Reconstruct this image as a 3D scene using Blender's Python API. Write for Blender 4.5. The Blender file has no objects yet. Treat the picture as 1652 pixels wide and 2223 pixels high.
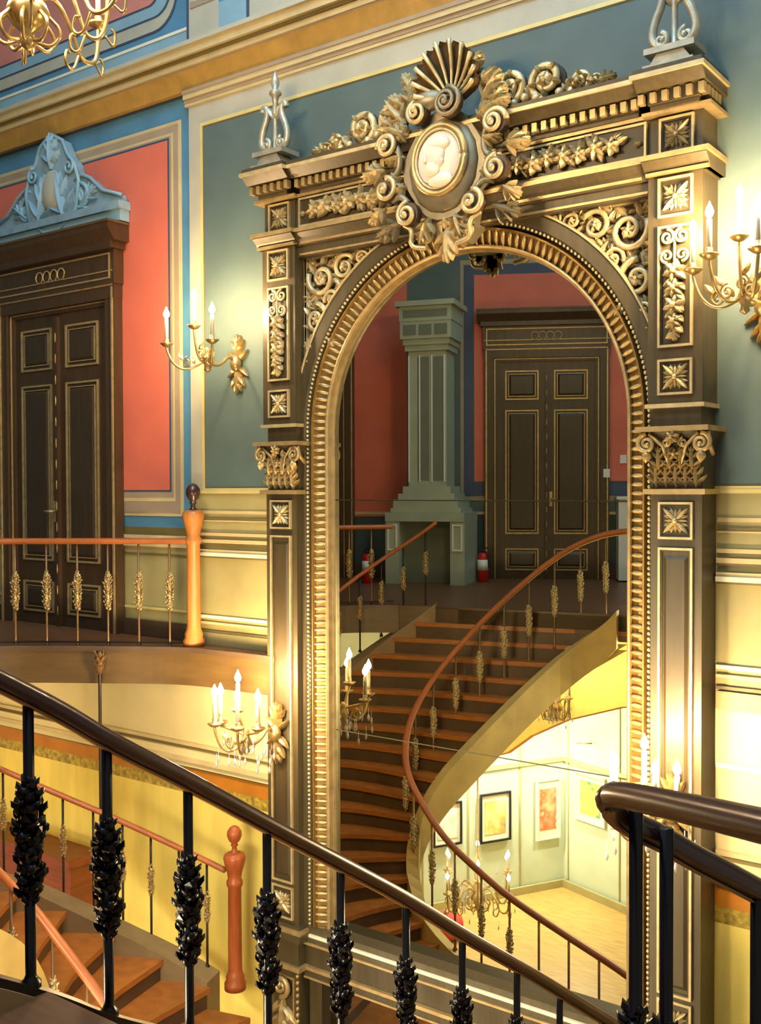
import bpy, math, random
from mathutils import Matrix, Vector
random.seed(7)
S = bpy.context.scene
COL = S.collection
PI = math.pi

# ------------------------------------------------------------------ helpers
def lin(h):
    h = h.lstrip('#')
    c = [int(h[i:i+2], 16)/255 for i in (0, 2, 4)]
    return tuple(x/12.92 if x <= .04045 else ((x+.055)/1.055)**2.4 for x in c)

def mat(name, hexcol, rough=.5, metal=0., var=.12, scale=6., bump=0., grain=None, spec=.5, coat=0.):
    m = bpy.data.materials.new(name); m.use_nodes = True
    nt = m.node_tree; b = nt.nodes['Principled BSDF']
    c = lin(hexcol)
    b.inputs['Roughness'].default_value = rough; b.inputs['Metallic'].default_value = metal
    b.inputs['Specular IOR Level'].default_value = spec
    b.inputs['Coat Weight'].default_value = coat
    tc = nt.nodes.new('ShaderNodeTexCoord')
    mp = nt.nodes.new('ShaderNodeMapping')
    nt.links.new(tc.outputs['Object'], mp.inputs['Vector'])
    if grain: mp.inputs['Scale'].default_value = grain
    n = nt.nodes.new('ShaderNodeTexNoise'); n.inputs['Scale'].default_value = scale
    n.inputs['Detail'].default_value = 5
    nt.links.new(mp.outputs['Vector'], n.inputs['Vector'])
    r = nt.nodes.new('ShaderNodeValToRGB')
    r.color_ramp.elements[0].position = .3; r.color_ramp.elements[1].position = .7
    r.color_ramp.elements[0].color = tuple(x*(1-var) for x in c)+(1,)
    r.color_ramp.elements[1].color = tuple(min(1, x*(1+var)) for x in c)+(1,)
    nt.links.new(n.outputs['Fac'], r.inputs['Fac'])
    nt.links.new(r.outputs['Color'], b.inputs['Base Color'])
    if bump:
        bp = nt.nodes.new('ShaderNodeBump'); bp.inputs['Strength'].default_value = bump; bp.inputs['Distance'].default_value = .01
        nt.links.new(n.outputs['Fac'], bp.inputs['Height']); nt.links.new(bp.outputs['Normal'], b.inputs['Normal'])
    return m

def emit(name, hexcol, strength):
    m = bpy.data.materials.new(name); m.use_nodes = True
    b = m.node_tree.nodes['Principled BSDF']
    b.inputs['Base Color'].default_value = (.9, .85, .7, 1)
    b.inputs['Emission Color'].default_value = lin(hexcol)+(1,)
    b.inputs['Emission Strength'].default_value = strength
    return m

M = dict(
 wood=mat('bronzed_dark_wood', '#51472f', .42, .1, .18, 5, grain=(6, 6, .6)),
 woodpanel=mat('panel_brown_wood', '#4a3f28', .42, .1, .18, 5, grain=(6, 6, .6)),
 gold=mat('gilding', '#bea572', .4, .55, .2, 14),
 bronze=mat('grey_bronze_carving', '#8d8369', .42, .35, .2, 10),
 golddk=mat('dark_old_gilding', '#8f7038', .42, .5, .2, 14),  # darker gold of the base under the gadroons
 crest=mat('pale_gilding', '#d0bc8c', .42, .4, .2, 14),
 silver=mat('silvered_gilding', '#b9b39d', .4, .5, .18, 14),
 teal=mat('teal_grey_paint', '#566864', .6, 0, .1, 3, bump=.05),
 stone=mat('painted_grey_stone', '#b4b19c', .6, 0, .08, 4),
 blue=mat('blue_paint', '#5285a3', .55, 0, .12, 4),
 bluepale=mat('pale_blue_paint', '#86aab8', .55, 0, .1, 4),
 navy=mat('dark_blue_line_paint', '#3d4c63', .55, 0, .1, 4),
 salmon=mat('coral_red_paint', '#d66f58', .6, 0, .07, 3),
 salmonup=mat('dusty_pink_paint', '#cf8374', .6, 0, .1, 3),
 taupe=mat('taupe_frame_paint', '#a39178', .55, 0, .08, 4),
 ochre=mat('ochre_gold_paint', '#b08a42', .5, 0, .15, 8),
 creamgold=mat('cream_gold_paint', '#cbb988', .5, 0, .1, 6),
 goldline=mat('gold_line_paint', '#dccb86', .45, .2, .08, 6),
 whiteline=mat('pale_cream_line_paint', '#e9e4c8', .45, 0, .05, 6),
 olive=mat('olive_beige_paint', '#a69c68', .55, 0, .08, 4),
 olivedark=mat('dark_olive_line_paint', '#6e6238', .55, 0, .08, 4),
 cream=mat('cream_plaster', '#dccf9c', .6, 0, .06, 3),
 yellow=mat('yellow_wall_paint', '#ead66c', .6, 0, .12, 2.2, grain=(2.5, 2.5, .5)),
 orange=mat('orange_brown_band_paint', '#b5761f', .5, 0, .14, 5),
 dots=mat('speckled_olive_border_paint', '#a89238', .5, 0, .5, 30),
 fascia=mat('brown_wood_fascia', '#5e4826', .45, 0, .22, 3, grain=(1, 1, 5)),
 door=mat('dark_door_wood', '#44311e', .4, .0, .2, 4, grain=(6, 6, .6)),
 doorpanel=mat('door_panel_wood', '#3a2d1e', .38, 0, .2, 4, grain=(6, 6, .6)),
 tread=mat('orange_oak_tread', '#a8662c', .4, 0, .22, 5, grain=(2, 2, 20)),
 riser=mat('dark_riser_wood', '#54402e', .5, 0, .2, 5),
 curb=mat('grey_brown_curb_stone', '#8a7450', .55, 0, .18, 5),
 redwood=mat('reddish_brown_wood', '#7d3f22', .42, 0, .2, 5, grain=(1, 1, 8)),
 handrail=mat('dark_mahogany_rail', '#3c2322', .3, 0, .15, 5, coat=.2),
 galrail=mat('brown_wood_rail', '#a65e30', .35, 0, .15, 5),
 newel=mat('orange_wood_newel', '#bd7838', .4, 0, .18, 5, grain=(6, 6, .8)),
 newelred=mat('red_brown_wood_newel', '#a5552a', .4, 0, .18, 5, grain=(6, 6, .8)),
 iron=mat('black_wrought_iron', '#17161a', .22, .5, .2, 20),
 ironrod=mat('dark_iron_rod', '#2c2420', .35, .5, .15, 10),
 brass=mat('bronze_iron_rod', '#8a6b45', .4, .6, .15, 10),
 soffit=mat('ochre_string_plaster', '#cdb26a', .6, 0, .16, 4),
 stair_floor=mat('oak_parquet', '#c29c55', .4, 0, .22, 4, grain=(1, 7, 1)),
 galfloor=mat('brown_parquet', '#6e4a30', .4, 0, .2, 4, grain=(1, 7, 1)),
 palegreen=mat('pale_green_wall', '#c8d2b4', .65, 0, .05, 3),
 column=mat('grey_green_painted_column', '#a3ad98', .55, 0, .07, 4),
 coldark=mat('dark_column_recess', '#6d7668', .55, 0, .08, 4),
 dkteal=mat('dark_teal_dado', '#2f4648', .55, 0, .1, 4),
 candle=mat('ivory_candle_tube', '#f1e6c8', .5, 0, .03, 5),
 lampgold=mat('lamp_gilt_bronze', '#cdb277', .3, .8, .2, 18),
 white=mat('white_enamel', '#e9ebe4', .4, 0, .02, 5),
 red=mat('extinguisher_red', '#c01f1a', .3, 0, .05, 5),
 redfab=mat('red_upholstery', '#c23a24', .8, 0, .1, 12),
 black=mat('black_frame', '#191715', .4, 0, .05, 5),
 matboard=mat('ivory_mount_board', '#efeacb', .7, 0, .02, 5),
 ivory=mat('ivory_cameo', '#ecdcc8', .45, 0, .06, 12),
 relief=mat('blue_grey_relief_paint', '#87a3ad', .55, 0, .2, 9),
)
def crystal():
    m = bpy.data.materials.new('lead_crystal'); m.use_nodes = True
    b = m.node_tree.nodes['Principled BSDF']
    b.inputs['Base Color'].default_value = (.95, .93, .85, 1); b.inputs['Roughness'].default_value = .08
    b.inputs['Specular IOR Level'].default_value = 1.; b.inputs['Metallic'].default_value = .35
    return m
M['crystal'] = crystal()
M['bulb'] = emit('lit_flame_bulb', '#ffd9a2', 1080)
M['bulbhall'] = emit('lit_chandelier_bulb', '#ffe9cc', 1300)
M['spot'] = emit('lit_picture_lamp', '#fffaf2', 3000)
def mirror_mat():
    m = bpy.data.materials.new('silvered_mirror_glass'); m.use_nodes = True
    b = m.node_tree.nodes['Principled BSDF']
    b.inputs['Base Color'].default_value = (.41, .43, .38, 1)
    b.inputs['Metallic'].default_value = 1.; b.inputs['Roughness'].default_value = .0
    return m
M['mirror'] = mirror_mat()

class MB:
    def __init__(s, T=None): s.v = []; s.f = []; s.mi = []; s.sm = []; s.mats = []; s.T = T
    def idx(s, m):
        if m not in s.mats: s.mats.append(m)
        return s.mats.index(m)
    def add(s, vs, fs, m=None, smooth=False):
        b = len(s.v); k = s.idx(m)
        s.v += [tuple(s.T @ Vector(q)) if s.T is not None else tuple(q) for q in vs]
        s.f += [tuple(b+i for i in q) for q in fs]
        s.mi += [k]*len(fs); s.sm += [smooth]*len(fs)
    def box(s, x0, x1, y0, y1, z0, z1, m=None):
        v = [(x, y, z) for z in (z0, z1) for y in (y0, y1) for x in (x0, x1)]
        s.add(v, [(0, 2, 3, 1), (4, 5, 7, 6), (0, 1, 5, 4), (1, 3, 7, 5), (3, 2, 6, 7), (2, 0, 4, 6)], m)
    def frustum(s, x0, x1, z0, z1, y0, y1, inset, m=None):     # raised panel, back at y0, front at y1, bevelled by inset
        v = [(x0, y0, z0), (x1, y0, z0), (x1, y0, z1), (x0, y0, z1),
             (x0+inset, y1, z0+inset), (x1-inset, y1, z0+inset), (x1-inset, y1, z1-inset), (x0+inset, y1, z1-inset)]
        s.add(v, [(4, 5, 6, 7), (0, 1, 5, 4), (1, 2, 6, 5), (2, 3, 7, 6), (3, 0, 4, 7), (3, 2, 1, 0)], m)
    def frame(s, x0, x1, z0, z1, w, y0, y1, m=None):           # rectangular raised fillet on a wall
        for a, b, c, d in ((x0, x1, z0, z0+w), (x0, x1, z1-w, z1), (x0, x0+w, z0+w, z1-w), (x1-w, x1, z0+w, z1-w)):
            s.box(a, b, min(y0, y1), max(y0, y1), c, d, m)
    def profx(s, prof, x0, x1, m=None, ends=True):             # profile [(y,z)] swept along x
        n = len(prof)
        v = [(x0, y, z) for y, z in prof]+[(x1, y, z) for y, z in prof]
        f = [(i, (i+1) % n, n+(i+1) % n, n+i) for i in range(n)]
        if ends: f += [tuple(range(n))[::-1], tuple(range(n, 2*n))]
        s.add(v, f, m)
    def prism(s, poly, z0, z1, m=None, mside=None):            # plan polygon [(x,y)]
        n = len(poly)
        v = [(x, y, z0) for x, y in poly]+[(x, y, z1) for x, y in poly]
        s.add(v, [tuple(range(n))[::-1], tuple(range(n, 2*n))], m)
        s.add(v, [(i, (i+1) % n, n+(i+1) % n, n+i) for i in range(n)], mside or m)
    def slab(s, poly, y0, y1, m=None):                         # elevation polygon [(x,z)] thickness in y
        n = len(poly)
        v = [(x, y0, z) for x, z in poly]+[(x, y1, z) for x, z in poly]
        s.add(v, [tuple(range(n)), tuple(range(n, 2*n))[::-1]]+[(i, n+i, n+(i+1) % n, (i+1) % n) for i in range(n)], m)
    def lathe(s, prof, cx, cy, m=None, n=16, axis='z', base=0., sq=None):
        v = []; k = len(prof)
        for r, z in prof:
            for j in range(n):
                a = 2*PI*j/n
                v.append((cx+r*math.cos(a), cy+r*math.sin(a), base+z))
        f = [(i*n+j, i*n+(j+1) % n, (i+1)*n+(j+1) % n, (i+1)*n+j) for i in range(k-1) for j in range(n)]
        f += [tuple(range(n))[::-1], tuple((k-1)*n+j for j in range(n))]
        s.add(v, f, m, True)
    def ball(s, c, r, m=None, n=8, k=5):                       # r = radius or (rx,ry,rz)
        if not isinstance(r, (tuple, list)): r = (r, r, r)
        v = [(c[0], c[1], c[2]-r[2])]
        for i in range(1, k):
            t = PI*i/k
            for j in range(n):
                a = 2*PI*j/n
                v.append((c[0]+r[0]*math.sin(t)*math.cos(a), c[1]+r[1]*math.sin(t)*math.sin(a), c[2]-r[2]*math.cos(t)))
        v.append((c[0], c[1], c[2]+r[2])); L = len(v)-1
        f = [(0, 1+(j+1) % n, 1+j) for j in range(n)]
        for i in range(k-2):
            f += [(1+i*n+j, 1+i*n+(j+1) % n, 1+(i+1)*n+(j+1) % n, 1+(i+1)*n+j) for j in range(n)]
        f += [(L, 1+(k-2)*n+j, 1+(k-2)*n+(j+1) % n) for j in range(n)]
        s.add(v, f, m, True)
    def tube(s, pts, r, m=None, n=8, flat=None):               # r radius or list; flat=(rw,rh) for an oval section kept upright
        P = [Vector(p) for p in pts]; K = len(P); v = []
        up0 = Vector((0, 0, 1))
        prevn = None
        for i in range(K):
            t = (P[min(i+1, K-1)]-P[max(i-1, 0)])
            t = t.normalized() if t.length > 1e-9 else Vector((0, 0, 1))
            if flat or prevn is None:
                u = up0 if abs(t.z) < .95 else Vector((0, 1, 0))
                a = t.cross(u).normalized()
            else:
                a = (prevn-t*prevn.dot(t))
                a = a.normalized() if a.length > 1e-6 else t.cross(up0).normalized()
            prevn = a; b = a.cross(t).normalized()
            rr = r[i] if isinstance(r, (list, tuple)) else r
            ra, rb = (flat if flat else (rr, rr))
            for j in range(n):
                q = 2*PI*j/n
                v.append(P[i]+a*ra*math.cos(q)+b*rb*math.sin(q))
        f = [(i*n+j, i*n+(j+1) % n, (i+1)*n+(j+1) % n, (i+1)*n+j) for i in range(K-1) for j in range(n)]
        f += [tuple(range(n))[::-1], tuple((K-1)*n+j for j in range(n))]
        s.add([tuple(q) for q in v], f, m, True)
    # ornaments lie in the xz plane, standing out towards -y from y=y0
    def leaf(s, x, z, ang, L, w, y0, h=.02, m=None, curl=0.):
        ca, sa = math.cos(ang), math.sin(ang)
        def P(t, o, d): return (x+ca*t-sa*o, y0-d, z+sa*t+ca*o)
        v = []
        st = [(0, .25, .5), (.25, .85, .9), (.5, 1., 1.), (.75, .65, .8+curl), (1., .04, .35+curl*1.5)]
        for t, ww, hh in st:
            v += [P(t*L, ww*w/2, 0 if t < 1 else .2*h), P(t*L, ww*w*.28, h*hh*.75), P(t*L, 0, h*hh*1.0 if t not in (.25, .5) else h*hh*1.25),
                  P(t*L, -ww*w*.28, h*hh*.75), P(t*L, -ww*w/2, 0 if t < 1 else .2*h)]
        f = [(i*5+j, i*5+j+1, (i+1)*5+j+1, (i+1)*5+j) for i in range(4) for j in range(4)]
        f += [(0, 1, 2, 3, 4), (20, 24, 23, 22, 21)]
        f += [(i*5+4, i*5, (i+1)*5, (i+1)*5+4) for i in range(4)]
        s.add(v, f, m, False)
    def acanthus(s, x, z, ang, L, w, y0, h=.03, m=None):
        s.leaf(x, z, ang, L, w*.55, y0, h, m, .3)
        for k, (t, a, l) in enumerate(((.15, .9, .55), (.42, .65, .48), (.62, .4, .36))):
            for sg in (-1, 1):
                s.leaf(x+math.cos(ang)*L*t, z+math.sin(ang)*L*t, ang+sg*a, L*l, w*.34, y0, h*.8, m, .2)
    def spiral(s, x, z, r0, r1, a0, turns, y, rt, m=None, n=22, dy=0., nseg=6):
        pts = []; rs = []
        for i in range(n+1):
            t = i/n; r = r0+(r1-r0)*t; a = a0+turns*2*PI*t
            pts.append((x+r*math.cos(a), y-dy*t, z+r*math.sin(a))); rs.append(rt*(1-.35*t))
        s.tube(pts, rs, m, nseg)
        e = pts[-1]; s.ball(e, rt*1.25, m, 6, 4)
    def rosette(s, x, z, r, y0, m=None):
        for k in range(4):
            s.leaf(x, z, PI/4+k*PI/2, r*1.22, r*.42, y0, .03, m, .3)
            s.leaf(x, z, k*PI/2, r*.82, r*.3, y0, .022, m, .1)
            a = PI/4+k*PI/2
            for sg in (-1, 1): s.leaf(x+math.cos(a)*r*.55, z+math.sin(a)*r*.55, a+sg*.9, r*.4, r*.22, y0, .02, m)
        for k in range(8):
            a = PI/8+k*PI/4; s.leaf(x+math.cos(a)*r*.35, z+math.sin(a)*r*.35, a, r*.62, r*.24, y0, .018, m)
        s.ball((x, y0-.02, z), (r*.2, .022, r*.2), m, 8, 4)
    def flower(s, x, z, r, y0, m=None, n=6, d=.03):
        for k in range(n): s.leaf(x, z, 2*PI*k/n+.3, r, r*.75, y0, d, m, .2)
        s.ball((x, y0-d*.8, z), (r*.3, d*.8, r*.3), m, 6, 4)

def wloc(o):
    l = Vector((0, 0, 0))
    while o is not None: l = l+o.location; o = o.parent
    return l

def build(name, mb, parent=None, mats=None, local=False, loc=None):
    me = bpy.data.meshes.new(name)
    me.from_pydata(mb.v, [], mb.f)
    for m in mb.mats: me.materials.append(M[m] if isinstance(m, str) else m)
    me.polygons.foreach_set('material_index', mb.mi)
    me.polygons.foreach_set('use_smooth', mb.sm)
    me.update()
    o = bpy.data.objects.new(name, me); COL.objects.link(o)
    if parent is not None:
        o.parent = parent
        if not local: o.location = -wloc(parent)
    if loc is not None: o.location = loc
    return o

def tag(o, label=None, cat=None, group=None, kind=None):
    if label: o['label'] = label
    if cat: o['category'] = cat
    if group: o['group'] = group
    if kind: o['kind'] = kind
    return o

def empty(name, loc, label=None, cat=None, group=None, kind=None, rz=0.):
    o = bpy.data.objects.new(name, None); COL.objects.link(o); o.location = loc
    o.rotation_euler = (0, 0, rz); o.empty_display_size = .1
    return tag(o, label, cat, group, kind)

def copy_tree(o, parent=None, loc=None):
    c = o.copy(); COL.objects.link(c)
    if parent is not None: c.parent = parent
    if loc is not None: c.location = loc
    for ch in [q for q in bpy.data.objects if q.parent == o]:
        copy_tree(ch, c)
    return c

def resample(pts, n):
    P = [Vector(p) for p in pts]; d = [0.]
    for i in range(1, len(P)): d.append(d[-1]+(P[i]-P[i-1]).length)
    out = []
    for k in range(n):
        t = d[-1]*k/(n-1)
        for i in range(1, len(P)):
            if t <= d[i]+1e-9:
                u = (t-d[i-1])/max(d[i]-d[i-1], 1e-9); out.append(tuple(P[i-1].lerp(P[i], u))); break
    return out

def smooth(pts, it=3):                                          # corner cutting that keeps the ends
    P = [Vector(p) for p in pts]
    for _ in range(it):
        Q = [P[0]]
        for a, b in zip(P[:-1], P[1:]): Q += [a.lerp(b, .25), a.lerp(b, .75)]
        Q.append(P[-1]); P = Q
    return [tuple(p) for p in P]

W = 6.24          # face of the wall to the right of the pilaster strip
WL = 6.28         # face of the wall on the left, set back a little

# ================================================================== the wall behind the mirror
def wall_back():
    b = MB()
    def q(x0, x1, z0, z1, m, y): b.box(x0, x1, y, y+.12, z0, z1, m)
    # left part, by the door (door opening is closed by the door itself, placed in front)
    x0, x1 = -12.0, -6.63
    for z0, z1, m in ((-.28, .14, 'riser'), (.14, .80, 'olive'), (.80, .90, 'creamgold'), (.90, .97, 'olivedark'), (.97, 4.66, 'blue'),
                      (4.66, 5.0, 'ochre'), (5.0, 5.24, 'bluepale'), (5.24, 8.2, 'blue')):
        q(x0, x1, z0, z1, m, WL)
    # right part
    x0, x1 = -6.63, 4.2
    for z0, z1, m in ((-.02, .2, 'olive'), (.2, .76, 'olive'), (.76, .93, 'olive'), (.93, 1.29, 'olive'), (1.29, 4.56, 'stone'), (4.56, 5.0, 'stone'),
                      (5.0, 8.2, 'stone'), (-.36, -.02, 'cream')):
        q(x0, x1, z0, z1, m, W)
    # lower storey, both parts
    x0, x1 = -12., 4.2
    for z0, z1, m in ((-.88, -.36, 'cream'), (-1.08, -.88, 'cream'), (-1.22, -1.08, 'orange'), (-1.32, -1.22, 'dots'), (-5.2, -1.32, 'yellow')):
        q(x0, x1, z0, z1, m, W+.01)
    q(-12., -6.63, -.36, -.28, 'cream', W+.01)
    # painted fields, a few millimetres proud
    def p(x0, x1, z0, z1, m, y, t=.004): b.box(x0, x1, y-t, y+.002, z0, z1, m)
    p(-6.46, 4.1, 1.31, 4.35, 'teal', W)
    b.frame(-6.485, 4.15, 1.285, 4.375, .028, W, W-.012, 'goldline')
    b.frame(-6.46, 4.1, 1.31, 4.35, .012, W, W-.007, 'olivedark')
    # red panels and their painted frames
    for xa, xb in ((-7.40, -6.78), (-11.6, -9.55)):
        pass
    p(-11.6, -6.765, 1.07, 4.48, 'creamgold', WL, .006)
    p(-11.6, -6.80, 1.10, 4.45, 'taupe', WL, .010)
    p(-11.6, -6.86, 1.20, 4.385, 'creamgold', WL, .012)
    p(-11.6, -6.88, 1.235, 4.365, 'taupe', WL, .014)
    p(-11.6, -6.905, 1.285, 4.35, 'navy', WL, .016)
    p(-11.6, -6.925, 1.30, 4.33, 'salmon', WL, .018)
    # upper storey: dusty pink panel with rounded frame, grey pilaster with blue inset
    def rr(x1, z0, m, t, r=.28):
        pts = [(-12., z0)]
        for k in range(7):
            a = -PI/2+PI/2*k/6; pts.append((x1-r+r*math.cos(a), z0+r+r*math.sin(a)))
        pts += [(x1, 8.2), (-12., 8.2)]
        b.slab(pts, WL-t, WL, m)
    rr(-6.80, 5.30, 'navy', .006); rr(-6.815, 5.315, 'stone', .010); rr(-6.87, 5.42, 'navy', .013, .2); rr(-6.885, 5.435, 'bluepale', .016, .2)
    rr(-7.02, 5.53, 'navy', .019, .12); rr(-7.035, 5.545, 'salmonup', .022, .12)
    p(-12., -6.65, 5.22, 5.245, 'whiteline', WL, .008)
    p(-6.645, -6.62, 4.98, 8.2, 'navy', W, .004)
    p(-6.26, -5.94, 5.06, 5.32, 'bluepale', W, .006); p(-6.26, -5.94, 5.32, 8., 'blue', W, .006)
    p(-5.945, -5.92, 5.06, 8., 'navy', W, .009)
    p(-6.6, -6.3, 5.36, 5.41, 'taupe', W, .008)
    p(-6.56, -6.36, 5.47, 6.2, 'blue', W, .008); b.frame(-6.58, -6.34, 5.45, 6.22, .02, W, W-.012, 'whiteline')
    b.lathe([(.11, 0), (.11, .0)], 0, 0, 'blue') if False else None
    p(-5.0, 4., 5.3, 8., 'blue', W, .006)
    o = build('wall_back', b); tag(o, kind='structure')
    # roundel painted on the upper pilaster
    r = MB()
    for rad, t, m in ((.155, .016, 'navy'), (.14, .02, 'relief'), (.1, .026, 'blue')):
        r.slab([(-6.09+rad*.9*math.cos(2*PI*k/20), 5.50+rad*math.sin(2*PI*k/20)) for k in range(20)], W-t, W, m)
    build('roundel', r, o)
    return o
wall = wall_back()

def trims():
    # main cornice: stacked mouldings running the whole wall
    b = MB()
    def run(z0, z1, d, m, x0=-12., x1=4.2, y=None):
        y = W if y is None else y
        b.box(x0, x1, y-d, y+.02, z0, z1, m)
    run(4.90, 4.985, .16, 'creamgold'); run(4.875, 4.90, .13, 'olivedark'); run(4.83, 4.875, .11, 'creamgold'); run(4.815, 4.83, .09, 'taupe')
    b.profx([(W-.09, 4.815), (W-.03, 4.67), (W+.02, 4.67), (W+.02, 4.815)], -12., 4.2, 'ochre')
    run(4.965, 5.0, .19, 'stone')
    # extra moulding of the right part, breaking forward at the grey strip
    run(4.64, 4.67, .05, 'taupe', -6.66, 4.2); run(4.60, 4.64, .04, 'creamgold', -6.66, 4.2); run(4.57, 4.60, .025, 'taupe', -6.66, 4.2); run(4.545, 4.57, .018, 'creamgold', -6.66, 4.2)
    run(4.655, 4.672, .012, 'navy', -12., -6.66, WL)
    o = build('trim_1', b); tag(o, kind='structure')
    # chair rail and dado lines
    b = MB()
    def run(z0, z1, d, m, x0=-6.63, x1=4.2, y=W):
        for a, c in (((x0, -5.55), (-2.11, x1)) if x1 > 0 else ((x0, x1),)): b.box(a, c, y-d, y+.02, z0, z1, m)
    run(1.27, 1.295, .016, 'goldline')
    run(1.10, 1.125, .010, 'creamgold'); run(1.06, 1.07, .008, 'olivedark'); run(1.035, 1.045, .008, 'creamgold')
    run(.915, .94, .02, 'creamgold'); run(.855, .885, .028, 'creamgold'); run(.84, .855, .02, 'olivedark'); run(.775, .80, .03, 'creamgold'); run(.745, .775, .04, 'whiteline'); run(.73, .745, .012, 'olivedark')
    run(.22, .245, .02, 'whiteline'); run(.17, .19, .022, 'creamgold'); run(.10, .12, .02, 'olivedark')
    run(-.37, -.34, .02, 'whiteline')
    run(.80, .83, .03, 'creamgold', -12., -6.63, WL); run(.87, .90, .025, 'creamgold', -12., -6.63, WL); run(.72, .735, .01, 'olivedark', -12., -6.63, WL)
    run(.24, .26, .02, 'goldline', -12., -6.63, WL)
    o = build('trim_2', b); tag(o, kind='structure')
    b = MB()
    def run(z0, z1, d, m, x0=-12., x1=4.2, y=W+.01):
        for a, c in ((x0, -5.55), (-2.11, x1)): b.box(a, c, y-d, y+.02, z0, z1, m)
    run(-.90, -.87, .03, 'creamgold'); run(-.93, -.90, .02, 'olivedark'); run(-.99, -.93, .05, 'cream'); run(-1.03, -.99, .06, 'creamgold'); run(-1.08, -1.03, .03, 'cream')
    run(-1.095, -1.08, .015, 'olivedark')
    o = build('trim_3', b); tag(o, kind='structure')
    b = MB(); b.box(-12., -6.63, WL-.03, WL+.02, 0, .14, 'riser'); b.box(-6.63, -5.56, W-.03, W+.02, 0, .1, 'olive'); b.box(-2.1, 4.2, W-.03, W+.02, -.02, .09, 'olive')
    o = build('baseboard_back', b); tag(o, kind='structure')
trims()

# ================================================================== doors (local: x across, -y out of the wall, z up)
def door(name, T, label):
    """1.77 m wide overall, lintel top at 3.69; returns the root"""
    root = empty(name, (0, 0, 0), kind='structure')
    root['label'] = label
    def mb(): return MB(T)
    b = mb()                                                   # casing
    for s in (0, 1):
        xs = (lambda a: a) if s == 0 else (lambda a: 1.77-a)
        def bx(a, c, y, m, z1=3.13): b.box(min(xs(a), xs(c)), max(xs(a), xs(c)), y, 0, 0, z1, m)
        bx(0, .13, -.09, 'door'); bx(.02, .038, -.105, 'gold'); bx(.13, .20, -.05, 'door'); bx(.145, .158, -.062, 'gold', 3.02)
    b.box(-.004, 1.774, -.096, 0, 3.03, 3.16, 'door'); b.box(.02, 1.75, -.105, -.0, 3.14, 3.156, 'gold'); b.box(.2, 1.57, -.05, 0, 2.98, 3.03, 'door'); b.box(.16, 1.61, -.062, -.0, 3.012, 3.024, 'gold')
    build('door_casing', b, root)
    b = mb()                                                   # lintel
    b.box(-.02, 1.79, -.112, 0, 3.155, 3.46, 'door')
    b.frame(.03, 1.74, 3.20, 3.43, .014, -.11, -.122, 'gold')
    b.box(.0, 1.77, -.12, 0, 3.265, 3.275, 'gold')
    b.box(-.05, 1.82, -.17, 0, 3.46, 3.52, 'door'); b.profx([(-.17, 3.52), (-.24, 3.62), (-.24, 3.69), (0, 3.69), (0, 3.52)], -.10, 1.87, 'door')
    b.box(-.11, 1.88, -.25, 0, 3.67, 3.69, 'fascia')
    o = build('lintel', b, root)
    b = mb()
    for k in range(4): b.spiral(.885-.165+k*.11, 3.32, .055, .05, 0, 1., -.125, .008, 'gold', 14)
    build('carved_rings', b, o)
    for k, (x0, x1) in enumerate(((.20, .876), (.894, 1.57))):
        b = MB(T @ Matrix.Translation((0, -.05, 0))); b.box(x0, x1, .02, .045, 0, 2.98, 'door')
        w = x1-x0
        for z0, z1 in ((.12, .42), (.62, 2.32), (2.46, 2.86)):
            b.frame(x0+.10, x1-.10, z0, z1, .018, .02, .004, 'gold')
            b.frustum(x0+.15, x1-.15, z0+.05, z1-.05, .02, .0, .03, 'doorpanel')
            b.frame(x0+.145, x1-.145, z0+.045, z1-.045, .009, .02, .006, 'gold')
        lf = build('door_leaf', b, root)
        if k == 0:
            h = MB(T @ Matrix.Translation((0, -.05, 0))); h.box(.862, .90, -.02, .02, .0, 2.95, 'door')
            for zz in range(14): h.ball((.881, -.022, .15+zz*.2), (.008, .006, .05), 'gold', 6, 4)
            build('meeting_strip', h, lf)
            h = MB(T @ Matrix.Translation((0, -.05, 0))); h.tube([(.82, .02, 1.1), (.82, -.05, 1.1), (.74, -.055, 1.1)], .012, 'gold'); h.slab([(.80, 1.0), (.84, 1.0), (.84, 1.2), (.80, 1.2)], .0, .02, 'gold')
            build('door_handle', h, lf)
    return root
door('door_1', Matrix.Translation((-9.30, WL-.02, 0)), 'tall dark wooden double door with gilt lines at the left of the mirror')

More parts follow.
